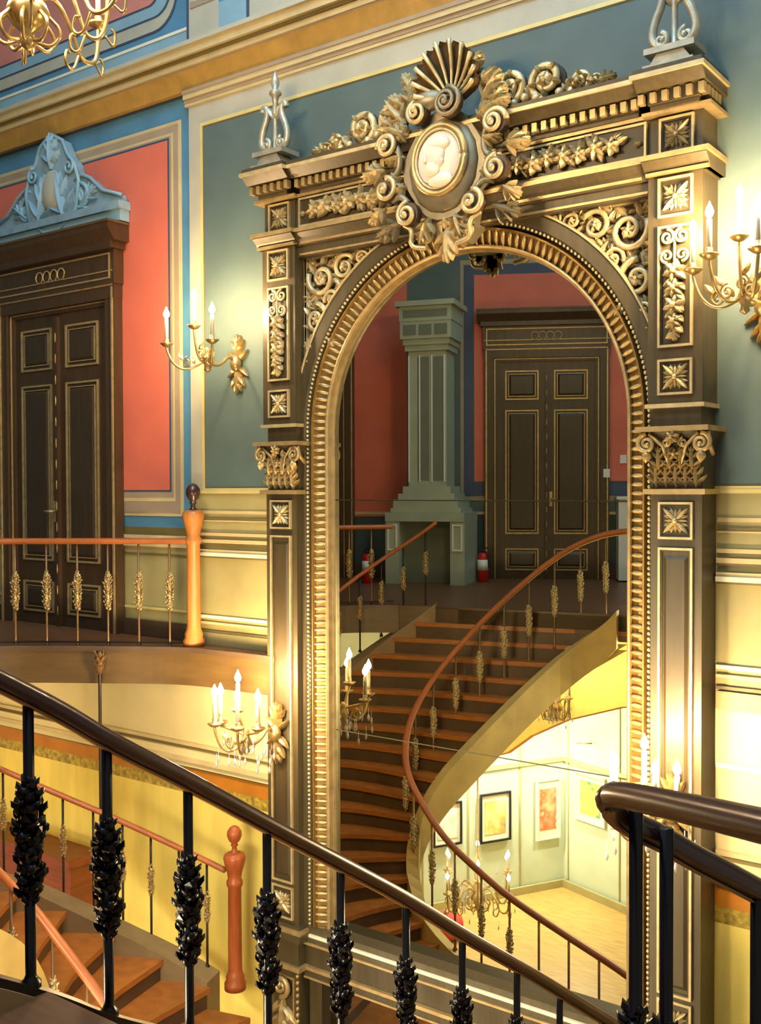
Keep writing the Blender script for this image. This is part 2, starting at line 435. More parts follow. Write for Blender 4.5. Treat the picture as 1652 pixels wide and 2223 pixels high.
# overdoor relief
def overdoor():
    cx, y, z0 = -8.40, WL-.07, 3.70
    root = empty('overdoor_relief', (cx, y, z0), 'blue grey scrolled overdoor relief with an oval shield above the dark door at left', 'wall ornament')
    b = MB()
    b.box(cx-.98, cx+.98, y-.06, WL-.025, z0, z0+.10, 'bluepale'); b.box(cx-1.0, cx+1.0, y-.09, WL-.025, z0+.10, z0+.17, 'relief')
    build('ledge', b, root)
    for s in (-1, 1):
        b = MB()
        pts = [(cx+s*.96, z0+.17), (cx+s*.94, z0+.24), (cx+s*.72, z0+.30), (cx+s*.55, z0+.44), (cx+s*.42, z0+.50), (cx+s*.30, z0+.46), (cx+s*.26, z0+.17)]
        if s < 0: pts = pts[::-1]
        b.slab(pts, y-.02, WL-.025, 'relief')
        b.tube([(cx+s*.97, y-.03, z0+.23), (cx+s*.72, y-.04, z0+.31), (cx+s*.55, y-.04, z0+.45), (cx+s*.42, y-.04, z0+.51), (cx+s*.33, y-.04, z0+.46)], .018, 'bluepale', 6)
        b.spiral(cx+s*.40, z0+.30, .13, .03, PI/2, -s*1.4, y-.04, .022, 'bluepale')
        b.acanthus(cx+s*.35, z0+.19, PI/2-s*1.0, .34, .14, y-.02, .04, 'bluepale')
        build('scroll', b, root)
    b = MB()
    pts = [(-.36, .20), (-.40, .45), (-.34, .62), (-.24, .72), (-.17, .86), (0, .95), (.17, .86), (.24, .72), (.34, .62), (.40, .45), (.36, .20), (.12, .04), (-.12, .04)]
    b.slab([(cx+a, z0+c) for a, c in pts], y-.05, WL-.025, 'relief')
    b.tube([(cx+a, y-.055, z0+c) for a, c in pts+[pts[0]]], .02, 'bluepale', 6)
    for s in (-1, 1):
        b.spiral(cx+s*.27, z0+.60, .08, .02, PI/2, -s*1.3, y-.07, .018, 'bluepale')
        b.acanthus(cx+s*.2, z0+.1, PI/2+s*.25, .5, .16, y-.05, .05, 'bluepale')
    b.acanthus(cx, z0+.62, PI/2, .34, .22, y-.05, .05, 'bluepale')
    sh = build('shield', b, root)
    b = MB(); b.ball((cx, y-.05, z0+.42), (.15, .06, .20), 'stone', 16, 8); build('boss', b, sh)
overdoor()

# ================================================================== the mirror
XC = -3.83
AZ = 1.74            # springing of the arch
YP = 6.0             # face of the pilasters
YR = 6.09            # face of the recessed arch field
mirror = empty('wall_mirror', (XC, YP, -3.9), 'huge arched wall mirror in a dark wood frame with gilded carving and a shell crest', 'mirror')

def arch_path(R, z0, n=48, dy=None):
    P = [(XC-R, z0)]
    P += [(XC-R, AZ-.0001)]
    P += [(XC-R*math.cos(PI*k/n), AZ+R*math.sin(PI*k/n)) for k in range(n+1)]
    P += [(XC+R, z0)]
    return P
def arch_sweep(b, prof, z0, m, n=48):                          # prof [(R,y)] open strip list
    rows = [arch_path(R, z0, n) for R, y in prof]
    K = len(rows[0]); v = []
    for row, (R, y) in zip(rows, prof): v += [(x, y, z) for x, z in row]
    f = []
    for i in range(len(prof)-1):
        for j in range(K-1): f.append((i*K+j, i*K+j+1, (i+1)*K+j+1, (i+1)*K+j))
    b.add(v, f, m, False)
ZB = -2.06           # bottom of the large glass
# glass: upper pane with arch, middle and lower panes, fine joints between
def glass():
    yg, R = 6.19, 1.24
    b = MB(); pts = [(XC-R*math.cos(PI*k/40), AZ+R*math.sin(PI*k/40)) for k in range(41)]
    b.slab(pts+[(XC+R, 1.224), (XC-R, 1.224)], yg, yg+.02, 'mirror')
    build('mirror_pane', b, mirror)
    b = MB(); b.box(XC-R, XC+R, yg, yg+.02, -.526, 1.216, 'mirror'); build('mirror_pane', b, mirror)
    b = MB(); b.box(XC-R, XC+R, yg, yg+.02, ZB-.02, -.534, 'mirror'); build('mirror_pane', b, mirror)
    b = MB(); b.box(XC-1.3, XC+1.3, yg, yg+.02, -3.7, -2.38, 'mirror'); o = build('mirror_pane', b, mirror); o['label'] = 'low mirror pane between the pedestals'
    b = MB(); b.box(XC-R, XC+R, yg+.021, yg+.03, ZB, 1.3, 'creamgold'); build('backing_board', b, mirror)
glass()
# recessed arch field: board with arched hole, spandrels and legs
def field():
    b = MB()
    Ro = 1.42
    n = 48
    # archivolt: plain dark band from bead to spandrel edge
    arch_sweep(b, [(1.365, YR-.012), (1.375, YR-.03), (1.455, YR-.03), (1.47, YR-.02), (1.47, YR+.06)], ZB, 'wood')
    # spandrel backing
    for s in (-1, 1):
        pts = []
        for k in range(0, 25):
            a = PI/2*k/24; pts.append((XC+s*1.46*math.cos(a), AZ+1.46*math.sin(a)))
        poly = pts+[(XC, 3.22), (XC+s*1.5, 3.22), (XC+s*1.5, AZ)]
        if s > 0: poly = poly[::-1]
        b.slab(poly, YR+.03, W-.01, 'woodpanel')
    o = build('arch_surround', b, mirror)
    # thin light fillet on the outer edge of the archivolt
    b = MB(); arch_sweep(b, [(1.462, YR-.028), (1.466, YR-.038), (1.476, YR-.038), (1.48, YR-.02), (1.48, YR+.03)], AZ, 'crest'); build('fillet', b, o)
    # bead row, gadroon band, lip
    b = MB(); arch_sweep(b, [(1.37, YR-.01), (1.345, YR+.0), (1.335, YR+.03), (1.325, YR+.01)], ZB, 'wood'); 
    path = arch_path(1.357, ZB, 96); L = resample([(x, 0, z) for x, z in path], 360)
    for x, _, z in L: b.ball((x, YR-.012, z), (.0125, .014, .0125), 'crest', 6, 4)
    build('beading', b, o)
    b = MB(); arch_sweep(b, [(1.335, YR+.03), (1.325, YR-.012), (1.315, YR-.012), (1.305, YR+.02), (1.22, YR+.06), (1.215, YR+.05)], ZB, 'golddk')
    path = arch_path(1.265, ZB, 96); L = resample([(x, 0, z) for x, z in path], 213)
    for x, _, z in L:
        if z > AZ: a = math.atan2(z-AZ, x-XC)
        else: a = 0 if x > XC else PI
        ca, sa = math.cos(a), math.sin(a)
        v = []; k = 5; n = 6
        for i in range(k+1):
            t = -1+2*i/k; rr = math.sqrt(max(.0, 1-t*t*.92))
            for j in range(n):
                q = 2*PI*j/n
                rad = t*.047; tan = rr*.016*math.cos(q); dep = rr*.022*math.sin(q)+.02*t
                v.append((x+ca*rad-sa*tan, YR+.030-dep, z+sa*rad+ca*tan))
        f = [(i*n+j, i*n+(j+1) % n, (i+1)*n+(j+1) % n, (i+1)*n+j) for i in range(k) for j in range(n)]
        f += [tuple(range(n)), tuple(k*n+j for j in range(n))[::-1]]
        b.add(v, f, 'gold', True)
    build('gadroon_band', b, o)
    b = MB(); arch_sweep(b, [(1.222, YR+.06), (1.218, YR+.025), (1.208, YR+.022), (1.196, YR+.034), (1.192, YR+.075), (1.186, YR+.075), (1.182, YR+.09), (1.18, YR+.102)], ZB, 'gold')
    build('inner_lip', b, o)
    # spandrel carving: scrolls and leaves
    for s in (-1, 1):
        b = MB(); y0 = YR+.03
        X = lambda d: XC+s*d
        A = lambda a: a if s > 0 else PI-a
        b.frame(min(X(1.37), X(1.395)), max(X(1.37), X(1.395)), 2.26, 3.06, .02, y0, y0-.03, 'crest')
        b.slab([(X(.62), 3.04), (X(1.39), 3.04), (X(1.39), 3.065), (X(.6), 3.065)][::(1 if s > 0 else -1)], y0-.03, y0, 'crest')
        big = [(1.22, 2.88, .13), (1.27, 2.58, .12), (1.0, 2.94, .10), (1.31, 2.38, .07), (.84, 2.99, .065), (1.12, 2.72, .07), (.72, 3.02, .04), (1.345, 2.27, .045)]
        for k, (d, z, r) in enumerate(big):
            b.spiral(X(d), z, r, r*.18, A(.4+k*1.1), s*(1.45 if k % 2 else -1.45), y0-.035, r*.14+.006, 'crest', 24)
            for j in range(7):
                a = 2*PI*j/7+k
                b.leaf(X(d)+math.cos(a)*r*.75, z+math.sin(a)*r*.75, a+.7*s, r*.85, r*.5, y0, .035, 'crest', .3)
            b.flower(X(d), z, r*.45, y0-.02, 'crest', 5, .035)
        for d, z, a in ((1.3, 3.0, .8), (1.33, 2.75, .2), (1.12, 3.0, 2.6), (.92, 3.01, 2.9), (1.34, 2.46, -.9), (1.2, 2.48, -2.2), (1.1, 2.85, -2.4), (1.02, 2.82, 2.6)):
            b.acanthus(X(d), z, A(a), .14, .09, y0, .035, 'crest')
        rnd = random.Random(11)
        for _ in range(400):
            d, z = rnd.uniform(.62, 1.36), rnd.uniform(2.24, 3.03)
            if math.hypot(d, z-AZ) < 1.52: continue
            if rnd.random() < .5: continue
            a = rnd.uniform(0, 2*PI); b.leaf(X(d), z, a, rnd.uniform(.04, .075), rnd.uniform(.03, .045), y0, .028, 'crest', .3)
        build('spandrel_carving', b, mirror)
field()

def pilaster():
    x0, x1, xm = -5.54, -5.23, -5.385
    p = MB()
    p.box(x0, x1, YP, W, -2.03, 1.27, 'wood')
    p.box(x0+.01, x1-.01, YP+.01, W, 1.27, 1.79, 'wood')
    p.box(x0-.015, x1+.005, YP-.015, W, 1.79, 3.14, 'wood')
    p.box(x0, x1, YP, W, 3.25, 3.50, 'wood')
    o = build('pilaster', p, mirror)
    # horizontal gilt strips
    for q in ((x0-.035, x1+.03, YP-.04, W, 1.265, 1.297, 'gold'), (x0-.03, x1+.02, YP-.03, W, 1.775, 1.80, 'crest'), (x0-.07, x1+.06, YP-.08, W, 1.635, 1.665, 'gold')):
        b = MB(); b.box(*q); build('gilt_strip', b, o)
    # raised panels with gilt frames
    def panel(z0, z1, y, w=.105, rose=False, name='panel'):
        b = MB()
        b.frame(xm-w, xm+w, z0, z1, .014, y, y-.02, 'crest')
        b.frame(xm-w+.014, xm+w-.014, z0+.014, z1-.014, .010, y, y-.008, 'woodpanel')
        return b
    for z0, z1 in ((-1.72, .95),):
        b = panel(z0, z1, YP); b.frustum(xm-.075, xm+.075, z0+.05, z1-.05, YP, YP-.012, .02, 'woodpanel'); build('long_panel', b, o)
    for z0, z1, y in ((-2.0, -1.75, YP), (1.0, 1.22, YP), (1.85, 2.06, YP-.015), (2.89, 3.12, YP-.015), (3.26, 3.475, YP)):
        b = panel(z0, z1, y); b.rosette(xm, (z0+z1)/2, .085, y, 'crest'); build('rosette', b, o)
    # leaf drop
    b = panel(2.13, 2.84, YP-.015); y = YP-.02
    for s in (-1, 1):
        b.spiral(xm+s*.045, 2.77, .045, .012, PI/2, s*1.4, y-.02, .011, 'crest')
        b.spiral(xm+s*.045, 2.66, .04, .012, -PI/2, s*1.3, y-.02, .010, 'crest')
    b.tube([(xm, y-.015, 2.8), (xm, y-.02, 2.5), (xm, y-.015, 2.2)], .008, 'crest', 5)
    for k in range(13):
        z = 2.60-k*.032; a = -PI/2+(.9 if k % 2 else -.9)
        b.leaf(xm, z, a, .085-.002*k, .05, y, .04, 'crest', .4)
    for z, r in ((2.57, .07), (2.47, .062), (2.37, .07), (2.28, .05)): b.flower(xm, z, r, y-.01, 'crest', 6, .04)
    b.acanthus(xm, 2.26, -PI/2, .10, .07, y, .03, 'crest')
    build('leaf_drop', b, o)
    # corinthian capital
    b = MB()
    v = []; st = [(1.30, .15), (1.45, .152), (1.56, .165), (1.635, .20)]
    for z, w in st: v += [(xm-w, YP+.02-(w-.15)*1.2, z), (xm+w, YP+.02-(w-.15)*1.2, z), (xm+w, W, z), (xm-w, W, z)]
    b.add(v, [(i*4+j, i*4+(j+1) % 4, (i+1)*4+(j+1) % 4, (i+1)*4+j) for i in range(3) for j in range(4)]+[(0, 3, 2, 1), (12, 13, 14, 15)], 'wood')
    for k in range(5): b.acanthus(xm-.12+.06*k, 1.305, PI/2, .15, .075, YP+.01, .04, 'gold')
    for k in range(4): b.acanthus(xm-.10+.067*k, 1.40, PI/2, .16, .08, YP, .045, 'gold')
    for s in (-1, 1):
        b.spiral(xm+s*.165, 1.565, .058, .012, PI/2, -s*1.6, YP-.05, .016, 'gold')
        b.tube([(xm+s*.03, YP-.02, 1.42), (xm+s*.07, YP-.035, 1.55), (xm+s*.15, YP-.05, 1.622)], .012, 'gold', 6)
        b.spiral(xm+s*.05, 1.57, .03, .008, PI/2, s*1.4, YP-.03, .010, 'gold')
        b.leaf(xm+s*.165, 1.52, -PI/2, .07, .06, YP-.05, .03, 'gold')
        b.tube([(xm+s*.20, YP-.04, 1.63), (xm+s*.205, YP-.02, 1.55), (xm+s*.2, YP+.05, 1.50)], .014, 'gold', 6)
    b.flower(xm, 1.60, .045, YP-.06, 'gold', 6, .03); b.flower(xm, 1.50, .04, YP-.02, 'gold', 5, .03)
    build('capital', b, o)
    # base mouldings and pedestal below
    b = MB()
    b.box(x0-.03, x1+.03, YP-.03, W, -2.055, -2.03, 'wood'); b.box(x0-.05, x1+.05, YP-.05, W, -2.09, -2.055, 'gold'); b.box(x0-.06, x1+.06, YP-.06, W, -2.14, -2.09, 'wood')
    b.box(x0-.03, x1+.03, YP-.04, W, -2.32, -2.14, 'wood'); b.box(x0-.06, x1+.06, YP-.07, W, -2.36, -2.325, 'gold')
    b.box(x0, x1, YP, W, -3.9, -2.36, 'wood')
    b.frame(xm-.12, xm+.12, -3.7, -2.44, .014, YP, YP-.02, 'gold')
    b.spiral(xm, -2.52, .085, .015, -PI/2, 1.6, YP-.04, .024, 'gold'); b.acanthus(xm, -2.62, -PI/2, .34, .16, YP-.005, .05, 'gold')
    for k in range(5): b.leaf(xm-.05+.1*(k % 2), -2.66-k*.05, -PI/2+(.5 if k % 2 else -.5), .12, .06, YP, .045, 'gold')
    for k in range(24): b.ball((x1-.01, YP-.005, -2.42-k*.05), (.016, .02, .02), 'gold', 6, 4)
    build('pedestal', b, o)
    return o
pil = pilaster()
p2 = copy_tree(pil, mirror); p2.location = pil.location+Vector((3.11, 0, 0))

def entablature():
    xa, xb = -5.54, -2.12
    b = MB()
    # lower string course, frieze board, bed mould
    b.box(xa-.02, xb+.02, YP-.0, W, 3.13, 3.16, 'wood')
    b.box(-5.23, -2.43, YP+.02, W, 3.05, 3.14, 'wood')
    b.box(-5.23, -2.43, YP+.01, W, 3.25, 3.52, 'wood')
    b.profx([(YP-.02, 3.14), (YP-.05, 3.18), (YP-.09, 3.215), (YP-.09, 3.245), (W, 3.245), (W, 3.14)], xa-.05, -5.2, 'wood')
    b.profx([(YP-.02, 3.14), (YP-.05, 3.18), (YP-.09, 3.215), (YP-.09, 3.245), (W, 3.245), (W, 3.14)], -2.46, xb+.05, 'wood')
    b.profx([(YP+.0, 3.14), (YP-.02, 3.18), (YP-.05, 3.215), (YP-.05, 3.245), (W, 3.245), (W, 3.14)], -5.2, -2.46, 'wood')
    o = build('entablature', b, mirror)
    b = MB()
    for x0, x1, d in ((xa-.065, -5.19, .10), (-2.47, xb+.065, .10), (-5.19, -2.47, .06)):
        b.box(x0, x1, YP-d, W, 3.222, 3.25, 'gold'); b.box(x0+.02, x1-.02, YP-d+.05, W, 3.14, 3.158, 'gold')
        b.box(x0, x1, YP-d+.04, W, 3.49, 3.512, 'gold')
    b.box(-5.2, -2.46, YP+.012, W, 3.06, 3.075, 'gold')
    build('gilt_moulding', b, o)
    # cornice
    b = MB()
    def cor(x0, x1, d):
        b.box(x0+.06, x1-.06, YP-.03-d, W, 3.512, 3.54, 'wood')
        b.box(x0+.05, x1-.05, YP-.05-d, W, 3.54, 3.61, 'wood')
        b.profx([(YP-.09-d, 3.61), (YP-.15-d, 3.665), (W, 3.665), (W, 3.61)], x0, x1, 'wood')
        b.box(x0-.015, x1+.015, YP-.165-d, W, 3.665, 3.69, 'crest')
        b.box(x0+.0, x1-.0, YP-.15-d, W, 3.69, 3.72, 'wood')
    cor(-5.22, -2.44, .0); cor(xa-.06, -5.19, .045); cor(-2.47, xb+.06, .045)
    build('cornice', b, o)
    spots = []
    x = -5.15
    while x < -2.5: spots.append((x, YP-.062)); x += .066
    for c0, c1 in ((xa-.03, -5.22), (-2.45, xb+.03)):
        for k in range(6): spots.append((c0+(c1-c0)*k/5, YP-.102))
    for k in range(4):
        for xx in (xa-.03, xb+.03): spots.append((xx, YP-.035+k*.06))
    base = wloc(o); first = None
    for x, y in spots:
        loc = Vector((x, y, 3.545))-base
        if first is None:
            b = MB(); b.box(-.017, .017, -.022, .022, 0, .055, 'gold'); first = build('dentil', b, o, local=True, loc=loc)
        else:
            c = first.copy(); COL.objects.link(c); c.location = loc
    for s in (-1, 1):
        x0, x1 = (-5.19, -4.1) if s < 0 else (-3.56, -2.46)
        b = MB(); b.frame(x0, x1, 3.265, 3.48, .014, YP+.01, YP-.014, 'crest')
        b.box(x0+.014, x1-.014, YP-.0, YP+.012, 3.279, 3.466, 'woodpanel')
        y = YP-.005; n = 8
        for k in range(n):
            t = (k+.5)/n; x = (x0+.12+(x1-x0-.25)*t) if s < 0 else (x1-.16-(x1-x0-.25)*t); z = 3.372+.012*math.sin(k*2.1)
            b.flower(x, z, .075 if k % 2 else .06, y-.01, 'crest', 6, .045)
            for j in range(5):
                a = random.uniform(0, 2*PI); b.leaf(x+.03*math.cos(a), z+.03*math.sin(a), a, random.uniform(.05, .085), .045, y, .04, 'crest', .3)
        b.acanthus(x0+.06 if s < 0 else x1-.08, 3.36, PI if s < 0 else 0, .05, .05, y, .02, 'crest')
        build('garland_panel', b, o)
entablature()

def base_rail():
    b = MB()
    x0, x1 = -5.2, -2.46
    b.box(x0, x1, YR-.03, W, -2.10, -2.05, 'wood'); b.box(x0, x1, YR-.05, W, -2.115, -2.095, 'whiteline'); b.box(x0, x1, YR-.06, W, -2.15, -2.115, 'wood'); b.box(x0, x1, YR-.075, W, -2.165, -2.15, 'gold')
    b.box(x0, x1, YR-.045, W, -2.33, -2.165, 'woodpanel'); b.box(x0, x1, YR-.08, W, -2.355, -2.33, 'gold'); b.box(x0, x1, YR-.06, W, -2.41, -2.355, 'wood'); b.box(x0, x1, YR-.07, W, -2.425, -2.41, 'gold')
    b.box(x0, x1, YR, W, -3.9, -3.68, 'wood')
    for xx in (x0, x1-.12): b.box(xx, xx+.12, YR, W, -3.7, -2.42, 'wood')
    build('base_rail', b, mirror)
base_rail()

def finial():
    xm, y, z0 = -5.40, 5.97, 3.70
    b = MB()
    b.box(xm-.15, xm+.15, y-.12, W, z0, z0+.05, 'silver')
    b.slab([(xm-.13, z0+.05), (xm+.13, z0+.05), (xm+.08, z0+.12), (xm-.08, z0+.12)], y-.08, y+.08, 'silver')
    b.box(xm-.15, xm+.15, y-.10, y+.10, z0+.12, z0+.155, 'silver')
    o = build('finial', b, mirror)
    b = MB()
    for s in (-1, 1):
        pts = [(xm+s*.03, y, z0+.21), (xm+s*.10, y-.01, z0+.18), (xm+s*.135, y-.01, z0+.24), (xm+s*.12, y-.01, z0+.33), (xm+s*.07, y-.01, z0+.43), (xm+s*.075, y-.01, z0+.50), (xm+s*.11, y-.01, z0+.51), (xm+s*.115, y-.01, z0+.475)]
        b.tube(smooth(pts, 2), .026, 'silver', 8)
        b.spiral(xm+s*.075, z0+.215, .045, .012, PI/2 if s > 0 else PI/2, s*1.2, y-.02, .020, 'silver')
        b.leaf(xm, z0+.40, PI/2+s*.6, .14, .06, y, .03, 'silver', .3)
    b.lathe([(.035, 0), (.022, .03), (.018, .24), (.03, .30), (.02, .36), (.028, .42), (.05, .44), (.045, .46), (.02, .48), (.034, .52), (.03, .55), (.008, .60), (.002, .62)], xm, y, 'silver', 12, base=z0+.155)
    build('lyre', b, o)
    return o
fin = finial()
f2 = copy_tree(fin, mirror); f2.location = fin.location+Vector((3.12, 0, 0))

def cartouche():
    xc, zc, y = -3.80, 3.46, 5.86
    b = MB()
    n = 40
    pts = [(xc+.30*math.cos(2*PI*k/n)*(1+.08*math.cos(8*PI*k/n)), zc-.02+.36*math.sin(2*PI*k/n)) for k in range(n)]
    b.slab(pts[::-1], y-.02, YP+.05, 'bronze')
    b.ball((xc, y-.02, zc-.03), (.27, .07, .31), 'bronze', 20, 8)
    b.slab([(xc-.20, 3.2), (xc+.20, 3.2), (xc+.17, 3.03), (xc+.08, 2.95), (xc-.08, 2.95), (xc-.17, 3.03)][::-1], YP-.05, YR+.0, 'bronze')
    o = build('cartouche', b, mirror)
    # medallion
    b = MB()
    b.ball((xc, y-.05, zc+.0), (.19, .055, .21), 'ivory', 24, 10)
    # relief of a bearded head in profile
    b.ball((xc-.01, y-.10, zc+.02), (.075, .03, .10), 'ivory', 14, 8); b.ball((xc-.03, y-.105, zc-.06), (.055, .025, .06), 'ivory', 12, 6)
    b.ball((xc-.085, y-.10, zc+.0), (.02, .015, .022), 'ivory', 8, 5); b.ball((xc+.02, y-.105, zc+.09), (.08, .025, .045), 'ivory', 12, 6)
    b.ball((xc+.04, y-.10, zc-.02), (.022, .02, .03), 'ivory', 8, 5); b.ball((xc+.02, y-.09, zc-.14), (.10, .025, .05), 'ivory', 12, 6)
    md = build('portrait_medallion', b, o); md['label'] = 'pale oval medallion with a carved head'
    b = MB()
    b.tube([(xc+.20*math.cos(2*PI*k/48), y-.07, zc+.222*math.sin(2*PI*k/48)) for k in range(49)], .024, 'gold', 8)
    b.tube([(xc+.172*math.cos(2*PI*k/48), y-.085, zc+.192*math.sin(2*PI*k/48)) for k in range(49)], .010, 'crest', 6)
    build('medallion_rim', b, md) if False else build('medallion_rim', b, o)
    # shell
    b = MB(); zs = 3.86; nl = 9
    for k in range(nl):
        a = PI/2+(k-(nl-1)/2)*.30; L = .36-.012*abs(k-(nl-1)/2)**1.6; w = .095
        ca, sa = math.cos(a), math.sin(a)
        v = []
        for t in (0, .35, .7, .92, 1.):
            ww = (.02+(w-.02)*t)*(1 if t < 1 else .5)*.5; fw = -.03-.10*t*t
            for o_, d in ((ww, .03), (ww*.6, .006), (0, -.012), (-ww*.6, .006), (-ww, .03)):
                v.append((xc+.075+ca*L*t-sa*o_, y+fw-d+.02, zs-.03+sa*L*t+ca*o_))
            for o_ in (-ww, ww): v.append((xc+.075+ca*L*t-sa*o_, y+fw+.05, zs-.03+sa*L*t+ca*o_))
        f = []
        for i in range(4): f += [(i*7+j, i*7+(j+1) % 7, (i+1)*7+(j+1) % 7, (i+1)*7+j) for j in range(7)]
        f += [tuple(range(7))[::-1], tuple(28+j for j in range(7))]
        b.add(v, f, 'fascia')
    for k in range(nl+1):
        a = PI/2+(k-nl/2)*.30; L = .365-.012*abs(k-nl/2)**1.6
        b.tube([(xc+.075+math.cos(a)*L*t, y-.05-.10*t*t, zs-.03+math.sin(a)*L*t) for t in (0, .25, .5, .75, 1.)], [.008, .010, .012, .014, .016], 'crest', 6)
    b.lathe([(.0, 0), (.06, .01), (.07, .04), (.05, .07), (.0, .08)], xc+.075, y-.05, 'crest', 12, base=zs-.08)
    build('shell', b, o)
    # volutes and leaves round the oval
    b = MB()
    def vol(dx, dz, r, s, a0=PI/2, t=1.9, rt=.02, yy=None, m='crest'):
        yv_ = (y-.07 if yy is None else yy)
        b.spiral(xc+dx, zc+dz, r, .012, a0, s*t, yv_, rt, m, 34, .05, 8)
        if dz > -.4: b.slab([(xc+dx+r*.95*math.cos(2*PI*k/16), zc+dz+r*.95*math.sin(2*PI*k/16)) for k in range(16)], yv_-.004, yv_+.05, 'riser')  # dark disc puts the shade of the volute's hollow into colour
    vol(.10, .335, .10, -1, yy=y-.13, rt=.016, t=2.4, m='bronze'); vol(-.16, .33, .08, 1, yy=y-.09, rt=.018)
    b.ball((xc-.10, y-.06, zc+.40), (.14, .06, .07), 'bronze', 14, 8)
    for s in (-1, 1):
        vol(s*.42, .16, .085, s, 0 if s > 0 else PI, 1.7); vol(s*.43, -.13, .085, s, PI/2, 1.4)
        vol(s*.25, -.32, .085, -s, PI/2, 1.5); vol(s*.17, -.46, .055, s, PI/2, 1.4, .015, YP-.10)
        b.tube(smooth([(xc+s*.42, y-.05, zc+.24), (xc+s*.33, y-.05, zc+.12), (xc+s*.33, y-.05, zc-.02), (xc+s*.42, y-.05, zc-.05)], 2), .022, 'bronze', 8)
        b.tube(smooth([(xc+s*.40, y-.04, zc-.20), (xc+s*.32, y-.05, zc-.18), (xc+s*.26, y-.05, zc-.24)], 2), .022, 'bronze', 8)
        b.tube(smooth([(xc+s*.30, y-.04, zc-.38), (xc+s*.22, y-.06, zc-.42), (xc+s*.24, y-.06, zc-.54), (xc+s*.12, y-.05, zc-.56)], 2), .016, 'crest', 8)
        for dx, dz, a, L, w in ((.3, .30, .9, .24, .14), (.24, .40, 1.6, .20, .13), (.46, .02, -.1, .20, .14), (.50, .00, .5, .13, .10), (.46, -.24, -.6, .16, .12), (.36, .27, .2, .16, .12), (.27, .22, .4, .18, .14), (.30, .08, .0, .16, .12), (.29, -.12, -.3, .15, .12), (.40, .30, .7, .12, .1), (.22, .50, 1.0, .16, .12), (.30, .42, .6, .15, .12),
                                (.10, -.36, -1.2, .18, .10), (.33, -.05, -.2, .14, .1), (.30, .18, 1.2, .16, .1)):
            b.acanthus(xc+s*dx, zc+dz, a if s > 0 else PI-a, L, w, y-.02, .06, 'crest')
        b.acanthus(xc+s*.36, zc-.34, (-.4 if s > 0 else PI+.4), .22, .14, y+.02, .06, 'bronze')
    b.acanthus(xc, zc-.40, -PI/2, .26, .18, YP-.09, .05, 'crest'); b.flower(xc, zc-.38, .06, YP-.12, 'crest', 6, .03)
    for s in (-1, 0, 1): b.box(xc+s*.07-.022, xc+s*.07+.022, YP-.10, YP-.06, zc-.50, zc-.36, 'crest')
    for s in (-1, 1): b.acanthus(xc+s*.05, zc-.46, -PI/2+s*.5, .12, .09, YP-.05, .05, 'gold')
    build('scrollwork', b, o)
cartouche()

def crest_scroll(s):
    b = MB(); y = 5.93; z0 = 3.70
    xc = -3.80
    X = lambda d: xc+s*d
    b.box(min(X(.3), X(1.08)), max(X(.3), X(1.08)), y-.03, y+.05, z0, z0+.03, 'crest')
    for d, z, r, sg in ((.46, z0+.16, .105, 1), (.72, z0+.145, .115, -1), (.95, z0+.085, .065, 1), (1.05, z0+.06, .045, 1)):
        b.spiral(X(d), z, r, r*.16, -PI/2, s*sg*1.75, y-.02, r*.17+.008, 'crest', 34, .02, 8)
        b.flower(X(d), z-.01, r*.58, y-.0, 'crest', 6, .06); b.slab([(X(d)+r*1.0*math.cos(2*PI*k/20), z+r*1.0*math.sin(2*PI*k/20)) for k in range(20)], y+.01, y+.04, 'riser')  # dark disc behind each ring paints the shade inside the scroll
        for j in range(5):
            a = 2*PI*j/5+d*3
            b.acanthus(X(d)+math.cos(a)*r*.5, z+math.sin(a)*r*.5, a, r*.46, r*.5, y-.02, .05, 'crest')
    for d, z, a in ((.36, z0+.04, .5), (.58, z0+.04, 1.3), (.60, z0+.03, 0.2), (.84, z0+.03, 1.0), (.86, z0+.02, .1), (1.02, z0+.02, .2)):
        b.acanthus(X(d), z, a if s > 0 else PI-a, .11, .10, y, .05, 'crest')
    for d, z in ((.58, .06), (.66, .04), (.5, .04), (.82, .04), (.9, .03)): b.ball((X(d), y-.04, z0+z), .03, 'crest', 8, 5)
    b.acanthus(X(1.05), z0+.05, .1 if s > 0 else PI-.1, .14, .09, y, .05, 'crest')
    build('crest_scroll', b, mirror)
crest_scroll(-1); crest_scroll(1)

